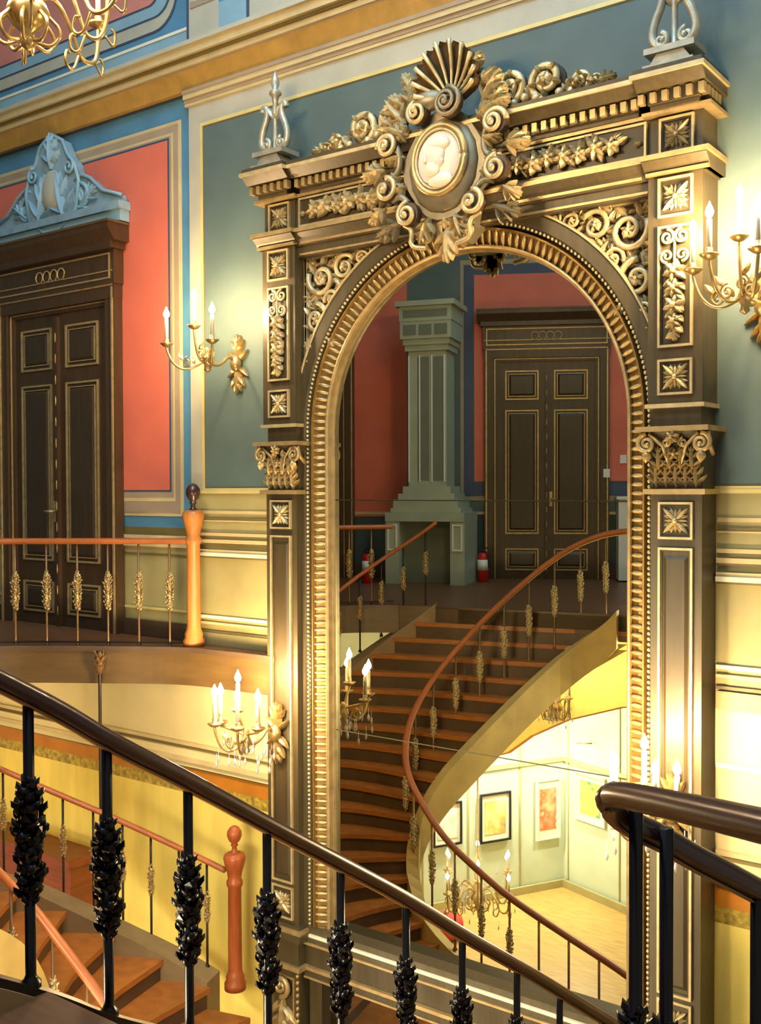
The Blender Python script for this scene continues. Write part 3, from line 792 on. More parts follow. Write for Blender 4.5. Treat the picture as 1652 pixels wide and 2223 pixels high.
# ================================================================== sconces (local: mount at origin on a plane facing -y)
def bulb_mb(p, m='bulb', r=.024, h=.05):
    b = MB(); b.lathe([(.004, -h*.7), (r*.8, -h*.35), (r, 0), (r*.7, h*.45), (r*.25, h*.9), (.002, h*1.15)], p[0], p[1], m, 8, base=p[2]); return b
drop0 = []
def crystal_drops(root, pts):
    for p in pts:
        if not drop0:
            b = MB(); b.lathe([(.002, -.035), (.012, -.012), (.008, .014), (.002, .022), (.002, .08)], 0, 0, 'crystal', 6)
            drop0.append(build('crystal_drop', b, root, local=True, loc=p))
        else:
            c = drop0[0].copy(); COL.objects.link(c); c.parent = root; c.location = p
def sconce(loc, arms, label, drops=True):
    root = empty('wall_sconce', loc, label, 'wall lamp', 'candle sconces on the mirror wall')
    b = MB()
    b.acanthus(0, -.02, PI/2, .26, .14, 0, .05, 'lampgold'); b.acanthus(0, .02, -PI/2, .26, .14, 0, .05, 'lampgold')
    b.ball((0, -.04, 0), (.05, .05, .07), 'lampgold', 10, 6)
    build('backplate', b, root, local=True)
    b = MB()
    b.tube(smooth([(0, -.04, 0), (0, -.12, .06), (0, -.20, -.02), (0, -.30, -.04), (0, -.36, .02)], 2), .014, 'lampgold', 8)
    b.lathe([(.004, -.10), (.03, -.08), (.02, -.05), (.045, -.01), (.03, .03), (.02, .06), (.03, .08), (.01, .10)], 0, -.36, 'lampgold', 10)
    build('stem', b, root, local=True)
    for (dx, dy, dz) in arms:
        b = MB()
        p0 = Vector((0, -.36, .0)); p1 = Vector((dx, dy, dz)); m = p0.lerp(p1, .5)
        if (p1-p0).length < .25:
            pts = [p0, p0+Vector((0, 0, .05)), p1]
        else:
            pts = [p0, m+Vector((0, 0, -.14)), p0.lerp(p1, .85)+Vector((0, 0, -.12)), p1+Vector((0, 0, -.02)), p1]
        b.tube(smooth([tuple(q) for q in pts], 3), .010, 'lampgold', 7)
        if (p1-p0).length >= .25:
            q = m+Vector((0, 0, -.07)); b.spiral(q.x, q.z, .045, .012, PI/2, 1.4 if dx < 0 else -1.4, q.y, .008, 'lampgold', 18)
            for t in (.3, .6): 
                q = p0.lerp(p1, t); b.leaf(q.x, q.z-.06, PI/2+(.7 if dx < 0 else -.7), .08, .04, q.y, .02, 'lampgold')
        arm = build('arm', b, root, local=True)
        b = MB(); b.lathe([(.006, 0), (.028, .008), (.052, .028), (.055, .034), (.018, .034), (.02, .065), (.016, .07)], dx, dy, 'lampgold', 12, base=dz)
        build('drip_pan', b, arm, local=True)
        b = MB(); b.lathe([(.015, 0), (.015, .15), (.013, .155)], dx, dy, 'candle', 10, base=dz+.068); build('candle', b, arm, local=True)
        build('flame_bulb', bulb_mb((dx, dy, dz+.262)), arm, local=True)
    if drops:
        rnd = random.Random(3); pts = []
        for k in range(30):
            a = 2*PI*k/30; r = rnd.uniform(.06, .30); pts.append((r*math.cos(a), -.36+.55*r*math.sin(a), rnd.uniform(-.20, -.02)))
        crystal_drops(root, pts)
    return root
low5 = [(0, -.44, .22), (-.20, -.42, .10), (.18, -.42, .10), (-.12, -.56, .12), (.11, -.56, .12)]
three = [(0, -.50, .22), (-.27, -.54, .10), (.26, -.56, .08)]
five = [(0, -.46, .22), (-.26, -.44, .10), (.26, -.44, .10), (-.15, -.58, .12), (.15, -.58, .12)]
sconce((-6.05, W-.005, 2.33), three, 'gilt three-candle sconce on the grey wall left of the mirror, beside the red panel', False)
sconce((-1.84, W-.005, 2.36), [(0, -.46, .28), (-.27, -.42, .14), (.27, -.42, .14), (-.13, -.56, .18), (.13, -.56, .18)], 'gilt candle sconce on the grey-green wall right of the mirror at the picture edge', False)
sconce((-5.40, YP-.03, -.56), low5, 'bright crystal sconce low on the left pilaster of the mirror')
sconce((-2.275, YP-.03, -.60), low5, 'bright crystal sconce low on the right pilaster above the dark rail end')

# ================================================================== chandeliers
def chandelier(loc, label, n=8, R=.5, zs=0., bulb='bulb', rodtop=3., group=None, drops=True):
    root = empty('chandelier', loc, label, 'chandelier', group)
    b = MB()
    b.lathe([(.004, -.02), (.03, .0), (.04, .03), (.02, .06), (.07, .10), (.11, .16), (.09, .21), (.05, .25), (.06, .30), (.03, .36), (.05, .44), (.025, .50), (.04, .60), (.016, .70), (.012, .8)], 0, 0, 'lampgold', 14)
    for k in range(8):
        a = 2*PI*k/8; b.tube(smooth([(.10*math.cos(a), .10*math.sin(a), .15), (.17*math.cos(a), .17*math.sin(a), .08), (.12*math.cos(a), .12*math.sin(a), .0), (.05*math.cos(a), .05*math.sin(a), .02)], 2), .010, 'lampgold', 6)
    build('body', b, root, local=True)
    b = MB(); b.tube([(0, 0, .78), (0, 0, rodtop)], .010, 'lampgold', 8); build('rod', b, root, local=True)
    for k in range(n):
        a = 2*PI*(k+.3)/n; ca, sa = math.cos(a), math.sin(a); RR = R if k % 2 == 0 else R*.72; z1 = .30 if k % 2 == 0 else .46
        P = lambda r, z: (r*ca, r*sa, z)
        b = MB()
        b.tube(smooth([P(.05, .24), P(.20, .34), P(RR*.62, .20), P(RR*.72, .08), P(RR*.95, .10), P(RR, z1-.08), P(RR, z1)], 3), .012, 'lampgold', 7)
        b.tube(smooth([P(RR*.70, .10), P(RR*.62, .0), P(RR*.50, .02), P(RR*.52, .10), P(RR*.58, .09)], 2), .008, 'lampgold', 6)
        b.tube(smooth([P(RR*.95, .11), P(RR*1.06, .05), P(RR*1.08, .13), P(RR*1.02, .15)], 2), .007, 'lampgold', 6)
        arm = build('arm', b, root, local=True)
        b = MB(); b.lathe([(.006, 0), (.05, .025), (.055, .035), (.018, .035), (.02, .07)], RR*ca, RR*sa, 'lampgold', 12, base=z1); build('drip_pan', b, arm, local=True)
        b = MB(); b.lathe([(.014, 0), (.014, .13), (.012, .135)], RR*ca, RR*sa, 'candle', 10, base=z1+.068); build('candle', b, arm, local=True)
        build('flame_bulb', bulb_mb((RR*ca, RR*sa, z1+.24), bulb), arm, local=True)
    if not drops: return root
    rnd = random.Random(5); pts = []
    for k in range(60):
        a = 2*PI*k*.382; r = R*rnd.uniform(.2, .95); pts.append((r*math.cos(a), r*math.sin(a), rnd.uniform(-.05, .40)))
    crystal_drops(root, pts)
    return root
chandelier((-4.52, 3.18, 3.50), 'gilt scroll-armed chandelier hanging high at the upper left before the pink panel', 8, .55, rodtop=4.6, drops=False)
chandelier((-6.72, 1.30, -3.92), 'lit crystal chandelier of the lower hall, reflected in the mirror below the stair', 8, .52, bulb='bulbhall', rodtop=3.6)
chandelier((-6.35, -.05, -1.75), 'small lit crystal chandelier under the gallery, reflected before the yellow arch', 6, .26, bulb='bulbhall', rodtop=1.45)

# ================================================================== gallery, stair, balustrades
Z0 = 0.
RISE = .172
I_key = [(1.3, -4.35, 2.25), (1.63, -4.86, 2.35), (1.98, -5.15, 2.75), (2.4, -5.41, 3.24), (2.66, -5.54, 3.60), (2.95, -5.70, 3.92), (3.5, -5.79, 4.15), (3.9, -5.62, 4.30), (4.15, -5.42, 4.33), (4.42, -5.12, 4.22)]
def inner_at(h):
    for a, b in zip(I_key[:-1], I_key[1:]):
        if h <= b[0]:
            t = max(0, (h-a[0])/(b[0]-a[0])); return (a[1]+(b[1]-a[1])*t, a[2]+(b[2]-a[2])*t)
    k = (h-4.42)/RISE
    return (-5.12+.36*k, max(3.9, 4.22-.06*k))
O_pts = [(-6.40, 2.72), (-6.60, 2.83), (-6.80, 2.97), (-6.95, 3.15), (-7.08, 3.37), (-7.20, 3.58), (-7.30, 3.78), (-7.38, 3.98), (-7.44, 4.18), (-7.48, 4.40), (-7.46, 4.66), (-7.30, 4.95),
         (-7.00, 5.17), (-6.65, 5.37), (-6.30, 5.57), (-5.92, 5.70), (-5.58, 5.79), (-5.25, 5.83), (-4.93, 5.85)]
M_pts = {4: (-6.3, 3.02), 5: (-6.42, 3.18), 6: (-6.55, 3.34), 7: (-6.68, 3.50), 8: (-6.80, 3.65), 9: (-6.88, 3.80), 10: (-6.86, 3.96), 11: (-6.70, 4.15), 12: (-6.42, 4.38), 13: (-6.28, 4.58), 14: (-6.10, 4.70), 15: (-5.90, 4.86), 16: (-5.72, 4.90), 17: (-5.46, 4.90), 18: (-5.16, 4.85)}
NST = 31
def outer_at(i): return O_pts[i] if i < len(O_pts) else (-4.93+.33*(i-18), 5.85)
lines = []
for i in range(-1, NST):
    if i < 0:
        a = (-6.3, 2.40); c = (-4.30, 1.95); lines.append(resample([a+(0,), c+(0,)], 9)); continue
    o = outer_at(i); n = inner_at(1.3+RISE*i)
    pts = [o]+([M_pts[i]] if i in M_pts else [])+[n]
    lines.append(resample([(x, y, 0) for x, y in smooth([(a, b, 0) for a, b in pts], 2) for _ in (0,)] if False else smooth([(a, b, 0) for a, b in pts], 2), 9))
def line(i): return lines[i+1]

stair = empty('staircase', (-5.5, 4.5, -5.2), 'curved wooden staircase with orange oak treads descending to the mirror', 'staircase')
for i in range(1, NST):
    z = -RISE*i
    back, front = line(i-1), line(i)
    fr = []
    for (xa, ya, _), (xb, yb, _) in zip(back, front):
        d = Vector((xb-xa, yb-ya, 0)); L = max(d.length, .001); fr.append((xb+d.x/L*.03, yb+d.y/L*.03))
    bk = [(xa-(xb-xa)*.05, ya-(yb-ya)*.05) for (xa, ya, _), (xb, yb, _) in zip(back, front)]
    b = MB(); n = len(fr); v = []
    for zz in (z-.045, z): v += [(x, y, zz) for x, y in bk]+[(x, y, zz) for x, y in fr]
    f = []
    for j in range(n-1):
        f += [(j, j+1, n+j+1, n+j), (2*n+j, 3*n+j, 3*n+j+1, 2*n+j+1), (n+j, n+j+1, 3*n+j+1, 3*n+j), (j+1, j, 2*n+j, 2*n+j+1)]
    f += [(0, n, 3*n, 2*n), (n-1, 3*n-1, 4*n-1, 2*n-1)]
    b.add(v, f, 'tread')
    t = build('tread', b, stair)
    b = MB(); v = []; zt = z-.045; zb = z-RISE
    for zz in (zb, zt): v += [(x, y, zz) for x, y, _ in front]+[(x-(q[0]-p[0])*.12, y-(q[1]-p[1])*.12, zz) for (x, y, _), p, q in zip(front, back, front)]
    f = []
    for j in range(n-1):
        f += [(j, j+1, 2*n+j+1, 2*n+j), (n+j, 3*n+j, 3*n+j+1, n+j+1), (2*n+j, 2*n+j+1, 3*n+j+1, 3*n+j), (j, n+j, n+j+1, j+1)]
    f += [(0, 2*n, 3*n, n), (n-1, 2*n-1, 4*n-1, 3*n-1)]
    b.add(v, f, 'riser'); build('riser', b, t)
# first riser under the landing edge
b = MB(); l0 = line(0); v = []
for zz in (-RISE, -.02): v += [(x, y, zz) for x, y, _ in l0]+[(x, y-.05, zz) for x, y, _ in l0]
n = 9; f = []
for j in range(n-1): f += [(j, j+1, 2*n+j+1, 2*n+j), (n+j, 3*n+j, 3*n+j+1, n+j+1), (2*n+j, 2*n+j+1, 3*n+j+1, 3*n+j), (j, n+j, n+j+1, j+1)]
b.add(v, f, 'riser'); build('top_riser', b, stair)

def ribbon(b, L, R, zt, zb, m):                                 # closed bar between two plan lines, heights per point
    n = len(L); v = [(x, y, z) for (x, y), z in zip(L, zt)]+[(x, y, z) for (x, y), z in zip(R, zt)]+[(x, y, z) for (x, y), z in zip(L, zb)]+[(x, y, z) for (x, y), z in zip(R, zb)]
    f = []
    for j in range(n-1):
        f += [(j, j+1, n+j+1, n+j), (2*n+j, 3*n+j, 3*n+j+1, 2*n+j+1), (j, 2*n+j, 2*n+j+1, j+1), (n+j, n+j+1, 3*n+j+1, 3*n+j)]
    f += [(0, n, 3*n, 2*n), (n-1, 3*n-1, 4*n-1, 2*n-1)]
    b.add(v, f, m)
def offset(P, d):
    out = []
    for i, p in enumerate(P):
        a, c = Vector(P[max(i-1, 0)][:2]), Vector(P[min(i+1, len(P)-1)][:2]); t = (c-a).normalized()
        out.append((p[0]-t.y*d, p[1]+t.x*d))
    return out
# inner string
hs = [1.3+.1*k for k in range(53)]
IP = [inner_at(h) for h in hs]
IP = [(sum(IP[min(max(i+k, 0), 52)][0] for k in (-2, -1, 0, 1, 2))/5, sum(IP[min(max(i+k, 0), 52)][1] for k in (-2, -1, 0, 1, 2))/5) for i in range(53)]
b = MB(); zt = [1.3-h+.05 for h in hs]; zb = [1.3-h-.34 for h in hs]
ribbon(b, offset(IP, .03), offset(IP, -.09), zt, zb, 'soffit'); build('inner_string', b, stair)
# outer curb
OP = [outer_at(i) for i in range(0, 16)]
OPs = smooth([(x, y, -RISE*i) for i, (x, y) in enumerate(OP)], 2)
b = MB(); ribbon(b, offset(OPs, .0), offset(OPs, .22), [p[2]+.03 for p in OPs], [p[2]-.42 for p in OPs], 'curb'); build('outer_curb', b, stair)
# soffit
b = MB(); v = []; f = []
for i in range(0, NST): v += [(x, y, -RISE*i-.30) for x, y, _ in line(i)]+[(x, y, -RISE*i-.36) for x, y, _ in line(i)]
for i in range(0, NST-1):
    for j in range(8):
        f += [(i*18+j, i*18+j+1, (i+1)*18+j+1, (i+1)*18+j), (i*18+9+j, (i+1)*18+9+j, (i+1)*18+9+j+1, i*18+9+j+1)]
b.add(v, f, 'soffit', True); build('soffit', b, stair)

# gallery floor with its curved edge
edge = [(-5.46, 6.04), (-5.93, 6.02), (-6.31, 5.99), (-6.61, 5.87), (-6.97, 5.64), (-7.37, 5.39), (-7.75, 5.12), (-8.0, 4.72), (-7.86, 4.25), (-7.66, 3.85), (-7.44, 3.45), (-7.16, 3.10), (-6.80, 2.86)]
edge_s = [(p[0], p[1]) for p in smooth([(x, y, 0) for x, y in edge], 2)]
land = [(x, y) for x, y, _ in line(0)]
poly = [(-5.46, 6.235)]+edge_s+[(-6.42, 2.70)]+land[1:]+[(-3.4, 2.20), (-2.95, 1.75), (-2.95, -3.0), (-4.4, -2.9), (-10.9, .95), (-10.9, 6.235)]
b = MB(); b.prism(poly, -.28, 0., 'galfloor', 'fascia')
o = build('floor', b); tag(o, kind='structure')
# plaster ceiling under the gallery
cpoly = [(-8.3, 6.2), (-8.3, 4.0), (-7.9, 2.6), (-6.0, 1.6), (-3.3, 1.4), (-3.1, -2.9), (-4.4, -2.85), (-10.8, .9), (-10.8, 6.2)]
b = MB(); b.prism(cpoly, -.31, -.281, 'soffit'); tag(build('ceiling', b), kind='structure')
# fascia board of the gallery edge
b = MB(); ep = edge_s
ribbon(b, offset(ep, .0), offset(ep, .03), [-.02]*len(ep), [-.30]*len(ep), 'fascia')
ribbon(b, offset(ep, .0), offset(ep, .05), [.012]*len(ep), [-.03]*len(ep), 'riser')
tag(build('trim_4', b), kind='structure')

# ---------- balusters
def rod_mesh(name, r, h, m, foot=True):
    b = MB()
    b.lathe(([(r*1.9, 0), (r*1.9, .015), (r*1.2, .03)] if foot else [(r, 0)])+[(r, .04), (r, h)], 0, 0, m, 10)
    return b
def leaf_cluster(z0, z1, R, m, rings=9, per=7, seed=1):
    b = MB(); rnd = random.Random(seed)
    core = []
    for k in range(9):
        t = k/8; core.append((R*.5*(math.sin(PI*min(1, max(.0, .08+.86*t)))**.8)+.004, z0+(z1-z0)*t))
    b.lathe(core, 0, 0, m, 10)
    for i in range(rings):
        t = (i+.3)/rings; z = z0+(z1-z0)*(.02+.85*t); w = R*(.45+.60*math.sin(PI*(.12+.78*t)))
        for j in range(per):
            a = 2*PI*(j+.5*(i % 2))/per+rnd.uniform(-.12, .12); ca, sa = math.cos(a), math.sin(a)
            L = (z1-z0)/rings*1.6; hw = w*.42
            def P(tt, o, d): return (ca*(w*.55+d)-sa*o, sa*(w*.55+d)+ca*o, z+L*tt)
            o1 = w*.28*rnd.uniform(.8, 1.2); o2 = w*.50*rnd.uniform(.8, 1.2)
            v = [P(0, hw*.4, 0), P(0, -hw*.4, 0), P(.5, hw, o1*.6), P(.5, 0, o1+.004), P(.5, -hw, o1*.6), P(1, 0, o2), P(.45, 0, -.004), P(.9, 0, o2*.5)]
            b.add(v, [(0, 1, 3), (0, 3, 2), (1, 4, 3), (2, 3, 5), (3, 4, 5), (0, 2, 6), (1, 6, 4), (0, 6, 1), (2, 5, 7), (4, 7, 5), (2, 7, 6), (4, 6, 7)], m)
    return b
def curl_cluster(z0, z1, R, m, n=95, seed=2):
    b = MB(); rnd = random.Random(seed)
    prof = lambda t: (math.sin(PI*min(1, .06+.90*t))**.75)*(.82+.18*math.sin(9*t+.8))
    b.lathe([(max(.006, R*.62*prof(k/10)), z0+(z1-z0)*k/10) for k in range(11)], 0, 0, m, 10)
    for k in range(n):
        t = (k+.5)/n; a = k*2.39996+rnd.uniform(-.3, .3); w = R*prof(t)*rnd.uniform(.62, .92); z = z0+(z1-z0)*t
        ca, sa = math.cos(a), math.sin(a); L = rnd.uniform(.028, .046)*R/.05; hw = L*rnd.uniform(.32, .5); tw = rnd.uniform(-.9, .9); o = L*rnd.uniform(.15, .6)
        def P(u, v, d): 
            uu = u*math.cos(tw)-v*math.sin(tw); vv = u*math.sin(tw)+v*math.cos(tw)
            return (ca*(w+d)-sa*vv, sa*(w+d)+ca*vv, z+uu)
        v = [P(-L*.5, 0, 0), P(-L*.1, hw, o*.3), P(L*.35, hw*.7, o*.9), P(L*.6, 0, o), P(L*.35, -hw*.7, o*.9), P(-L*.1, -hw, o*.3), P(L*.1, 0, o*.9+.004), P(L*.1, 0, -.006)]
        b.add(v, [(i, (i+1) % 6, 6) for i in range(6)]+[((i+1) % 6, i, 7) for i in range(6)], m, k % 2 == 0)
    for k in range(12):
        t = rnd.uniform(.1, .9); a = rnd.uniform(0, 6.28); w = R*prof(t)*.85; b.ball((w*math.cos(a), w*math.sin(a), z0+(z1-z0)*t), R*.17, m, 6, 4)
    return b
def protos(rod_r, rod_h, rod_m, R, z0, z1, leaf_m, rings=9, per=7):
    a = rod_mesh('baluster', rod_r, rod_h, rod_m); c = leaf_cluster(z0, z1, R, leaf_m, rings, per)
    return a, c
def at_arc(P, spacing, start=.1, end=None):
    P = [Vector(p) for p in P]; d = [0.]
    for i in range(1, len(P)): d.append(d[-1]+(Vector(P[i][:2])-Vector(P[i-1][:2])).length)
    out = []; t = start; end = d[-1] if end is None else end
    while t < end-.02:
        for i in range(1, len(P)):
            if t <= d[i]: 
                u = (t-d[i-1])/max(d[i]-d[i-1], 1e-9); out.append(P[i-1].lerp(P[i], u)); break
        t += spacing
    return out
def place_balusters(root, spots, rod, cluster, h, plain=()):
    base = wloc(root); first = None; leaf0 = None; firstplain = None
    for k, s in enumerate(spots):
        loc = Vector((s[0], s[1], s[2]-h))-base
        if k in plain:
            if firstplain is None:
                firstplain = build('baluster', rod, root, local=True, loc=loc)
            else:
                c = firstplain.copy(); COL.objects.link(c); c.location = loc
        elif first is None:
            first = build('baluster', rod, root, local=True, loc=loc)
            leaf0 = build('leaf_ornament', cluster, first, local=True)
        else:
            c = first.copy(); COL.objects.link(c); c.location = loc
            d = leaf0.copy(); d.parent = c; COL.objects.link(d)
def handrail(root, pts, w, h, m, name='handrail'):
    b = MB(); b.tube(pts, 0, m, 12, flat=(w, h)); build(name, b, root)

# gallery railing on the left
gp = [(-6.42, 6.05, .875), (-6.66, 5.92, .875), (-6.99, 5.70, .875), (-7.39, 5.45, .875), (-7.78, 5.17, .875), (-8.03, 4.75, .875), (-7.90, 4.25, .875), (-7.70, 3.83, .875), (-7.52, 3.50, .875), (-7.24, 3.06, .875), (-6.98, 2.72, .875)]
gr = empty('gallery_railing', (-7.4, 5.4, 0), 'iron gallery railing with gilt leaf balusters and a wooden rail before the dark door', 'railing')
gps = smooth(gp, 3); handrail(gr, gps, .034, .026, 'galrail')
b = MB(); b.tube([(x, y, .03) for x, y, z in gps], 0, 'ironrod', 6, flat=(.022, .008)); build('bottom_rail', b, gr)
rod, lf = (rod_mesh('baluster', .009, .86, 'brass'), curl_cluster(.30, .62, .040, 'gold', 60, 5))
place_balusters(gr, at_arc(gps, .262, .20), rod, lf, .875)
def newel(name, loc, H, m, label, mcap=None):
    root = empty(name, loc, label, 'newel post')
    mcap = mcap or m
    b = MB(); s = H/1.28
    b.lathe([(.085, 0), (.085, .05), (.07, .07), (.074, .10), (.06, .13), (.055, .16), (.052, .80), (.064, .82), (.064, .85), (.052, .87), (.060, .92), (.080, .99), (.088, 1.03), (.08, 1.06), (.05, 1.075)], 0, 0, m, 16)
    b.v = [(x*s, y*s, z*s) for x, y, z in b.v]; build('shaft', b, root, local=True)
    b = MB(); b.lathe([(.045, 1.07), (.022, 1.09), (.018, 1.12), (.030, 1.13), (.022, 1.145), (.045, 1.17), (.058, 1.205), (.056, 1.24), (.035, 1.27), (.012, 1.283), (.003, 1.285)], 0, 0, mcap, 16)
    b.v = [(x*s, y*s, z*s) for x, y, z in b.v]; build('finial', b, root, local=True)
newel('newel_post', (-6.42, 6.06, 0), 1.35, 'newel', 'orange wooden newel post ending the gallery railing left of the mirror', 'handrail')
newel('newel_post', (-5.84, 5.93, -2.66), 1.30, 'newelred', 'red-brown wooden newel post at the stair foot before the yellow wall')

# outer stair balustrade
orail = [(x, y, -RISE*i+.93) for i, (x, y) in enumerate(OP[:16])]
ors = smooth(orail, 2); ors = [(q[0], q[1], p[2]) for p, q in zip(ors, offset(ors, .13))]
ors = [p for p in ors if p[2] > -.80]+smooth([(-7.63, 5.03, -.99), (-7.23, 5.29, -1.19), (-6.88, 5.54, -1.37), (-6.38, 5.75, -1.56), (-5.91, 5.90, -1.72)], 2)
sr = empty('stair_balustrade', (-7.0, 5.3, -2.2), 'slim balustrade with thin brown rail along the yellow wall side of the stair', 'railing')
handrail(sr, ors, .03, .022, 'galrail')
rod, lf = (rod_mesh('baluster', .010, .86, 'ironrod'), curl_cluster(.36, .62, .034, 'gold', 48, 6))
place_balusters(sr, at_arc(ors, .25, .12), rod, lf, .86)
# inner stair balustrade
irail = [(-3.62, 2.28, .88), (-4.10, 2.27, .88), (-4.35, 2.28, .87), (-4.66, 2.27, .82), (-5.03, 2.36, .64), (-5.46, 2.72, .20), (-5.76, 3.10, -.24), (-5.95, 3.42, -.62), (-6.00, 3.74, -.94), (-5.95, 3.95, -1.20), (-5.83, 4.10, -1.44), (-5.63, 4.17, -1.66), (-5.31, 4.24, -1.95), (-4.93, 4.21, -2.20), (-4.63, 4.15, -2.40), (-4.10, 4.02, -2.67), (-3.66, 3.95, -2.86), (-3.0, 3.9, -3.2), (-2.2, 3.9, -3.6)]
irs = smooth(irail, 3)
ir = empty('stair_balustrade', (-5.5, 3.9, -2.0), 'curving inner stair balustrade with pale leaf balusters, its rail sweeping past the lower treads', 'railing')
handrail(ir, irs, .034, .028, 'galrail')
b = MB(); b.tube([(x, y, z-.034) for x, y, z in irs], 0, 'goldline', 6, flat=(.016, .006)); build('rail_bar', b, ir)
rod, lf = (rod_mesh('baluster', .011, .95, 'brass'), curl_cluster(.34, .66, .040, 'creamgold', 60, 4))
sp = at_arc(irs, .27, .15)
place_balusters(ir, sp, rod, lf, .95, plain=set(range(18, 60)))

# slender post standing on the stair curb up to the gallery edge
po = empty('iron_post', (-6.98, 5.535, -2.2), 'slender iron post with a leafy knob under the gallery edge', 'post')
b = MB(); b.lathe([(.03, 0), (.016, .04), (.014, .1), (.014, 2.08), (.01, 2.10)], 0, 0, 'ironrod', 10); build('shaft', b, po, local=True)
b = leaf_cluster(1.98, 2.16, .05, 'brass', 4, 6); build('knob', b, po, local=True)

# wooden dado bench along the lower wall
bd = empty('wooden_bench', (-8.7, 6.05, -5.2), 'reddish brown wooden bench against the yellow wall behind the stair', 'bench')
b = MB(); b.box(-9.9, -7.88, 5.88, 6.24, -2.14, -2.06, 'redwood'); build('top', b, bd)
b = MB(); b.box(-9.9, -7.92, 5.93, 6.24, -5.2, -2.14, 'redwood')
build('front_panel', b, bd)

# ================================================================== foreground balustrade and landing
fr_pts = [(-2.88, 1.30, 1.02), (-2.85, 1.60, .87), (-2.83, 1.81, .76), (-2.82, 1.94, .68), (-2.80, 2.08, .59), (-2.77, 2.24, .47), (-2.77, 2.59, .26), (-2.75, 2.97, .01), (-2.74, 3.40, -.26), (-2.70, 3.83, -.54), (-2.64, 4.21, -.82), (-2.55, 4.58, -1.08), (-2.47, 4.89, -1.31), (-2.35, 5.28, -1.61), (-2.27, 5.46, -1.74)]
fs = smooth(fr_pts, 2)
fb = empty('stair_balustrade', (-2.75, 3.0, -.9), 'dark foreground balustrade with mahogany handrail and black iron leaf balusters', 'railing')
handrail(fb, fs, .036, .030, 'handrail')
b = MB(); b.tube([(x, y, z-.038) for x, y, z in fs], 0, 'brass', 6, flat=(.020, .007)); build('rail_bar', b, fb)
b = MB(); ribbon(b, [(x, y) for x, y, z in fs], offset(fs, -.05), [z-.915 for x, y, z in fs], [z-.94 for x, y, z in fs], 'ironrod')
bb = MB(); ribbon(bb, offset(fs, .035), offset(fs, -.035), [z-.915 for x, y, z in fs], [z-.945 for x, y, z in fs], 'ironrod'); build('bottom_rail', bb, fb)
spots = [(-2.86, 1.62, .86), (-2.82, 1.96, .67), (-2.78, 2.23, .48), (-2.77, 2.58, .26), (-2.75, 2.97, .01), (-2.74, 3.41, -.26), (-2.70, 3.83, -.55), (-2.64, 4.21, -.82), (-2.55, 4.58, -1.08), (-2.47, 4.89, -1.31), (-2.37, 5.19, -1.55)]
rod = rod_mesh('baluster', .0175, .90, 'iron'); lf = curl_cluster(.27, .65, .056, 'iron')
place_balusters(fb, spots, rod, lf, .925)
# landing where one stands, its string and the first treads of this flight
b = MB(); b.prism([(-2.80, 1.99), (-2.86, .9), (-2.90, -3.0), (3.6, -3.0), (3.6, 1.99)], -.42, -.27, 'galfloor'); o = build('floor_landing', b); tag(o, kind='structure')
st2 = empty('staircase', (-2.0, 3.6, -3.0), 'second wooden flight behind the dark foreground balustrade', 'staircase')
b = MB(); q = [p for p in fs if p[1] > 1.5]; ribbon(b, offset(q, .03), offset(q, -.05), [p[2]-.945 for p in q], [p[2]-1.33 for p in q], 'curb'); build('string', b, st2)
for k in range(18):
    y0 = 1.99+k*.20
    z = -.27-.165*(k+1)
    if y0 > 5.4: break
    xL = -2.68 if y0 < 4 else -2.68+(y0-4)*.28
    b = MB(); b.box(xL, -1.05, y0-.02, y0+.22, z-.04, z, 'tread'); b.box(xL, -1.05, y0-.02, y0, z, z+.125, 'riser'); build('tread', b, st2)

# near guard rail at the right, turning back on itself
rb = empty('guard_rail', (-.97, 2.3, -.4), 'near dark guard rail at the lower right, its handrail doubling back round a scroll end', 'railing')
r1 = [(-.99, 2.26, .575), (-1.0, 2.245, .597), (-.86, 2.10, .645), (-.42, 1.66, .77), (.02, 1.22, .89), (.6, .98, .93), (1.9, .95, .93), (3.2, .95, .93)]
handrail(rb, smooth(r1, 3), .036, .030, 'handrail', 'upper_handrail')
r2 = [(-.99, 2.245, .60), (-1.015, 2.255, .585), (-1.025, 2.30, .545), (-1.00, 2.36, .50), (-.96, 2.43, .46), (-.91, 2.51, .40), (-.85, 2.60, .34), (-.80, 2.69, .28), (-.68, 2.88, .15), (-.45, 3.25, -.10), (.2, 4.2, -.78), (.7, 5.0, -1.35)]
handrail(rb, smooth(r2, 3), .034, .029, 'handrail', 'lower_handrail')
b = MB(); b.tube([(x, y, z-.037) for x, y, z in smooth(r2, 3)[6:]], 0, 'brass', 6, flat=(.018, .006)); build('rail_bar', b, rb)
rod = rod_mesh('baluster', .0165, 1.05, 'iron'); lf = curl_cluster(.20, .58, .054, 'iron')
place_balusters(rb, [(-.968, 2.305, .53), (-.925, 2.385, .475), (-.80, 2.67, .28), (-.52, 3.12, .0), (-.28, 3.50, -.27), (-.02, 3.88, -.55), (.22, 4.24, -.80), (.48, 4.66, -1.10)], rod, lf, 1.03)
b = MB(); b.tube([(-1.0, 2.26, -.5), (-.88, 2.46, -.6), (-.68, 2.88, -.85), (-.45, 3.25, -1.1), (.2, 4.2, -1.78), (.7, 5.0, -2.35)], 0, 'ironrod', 6, flat=(.03, .012)); build('bottom_rail', b, rb)

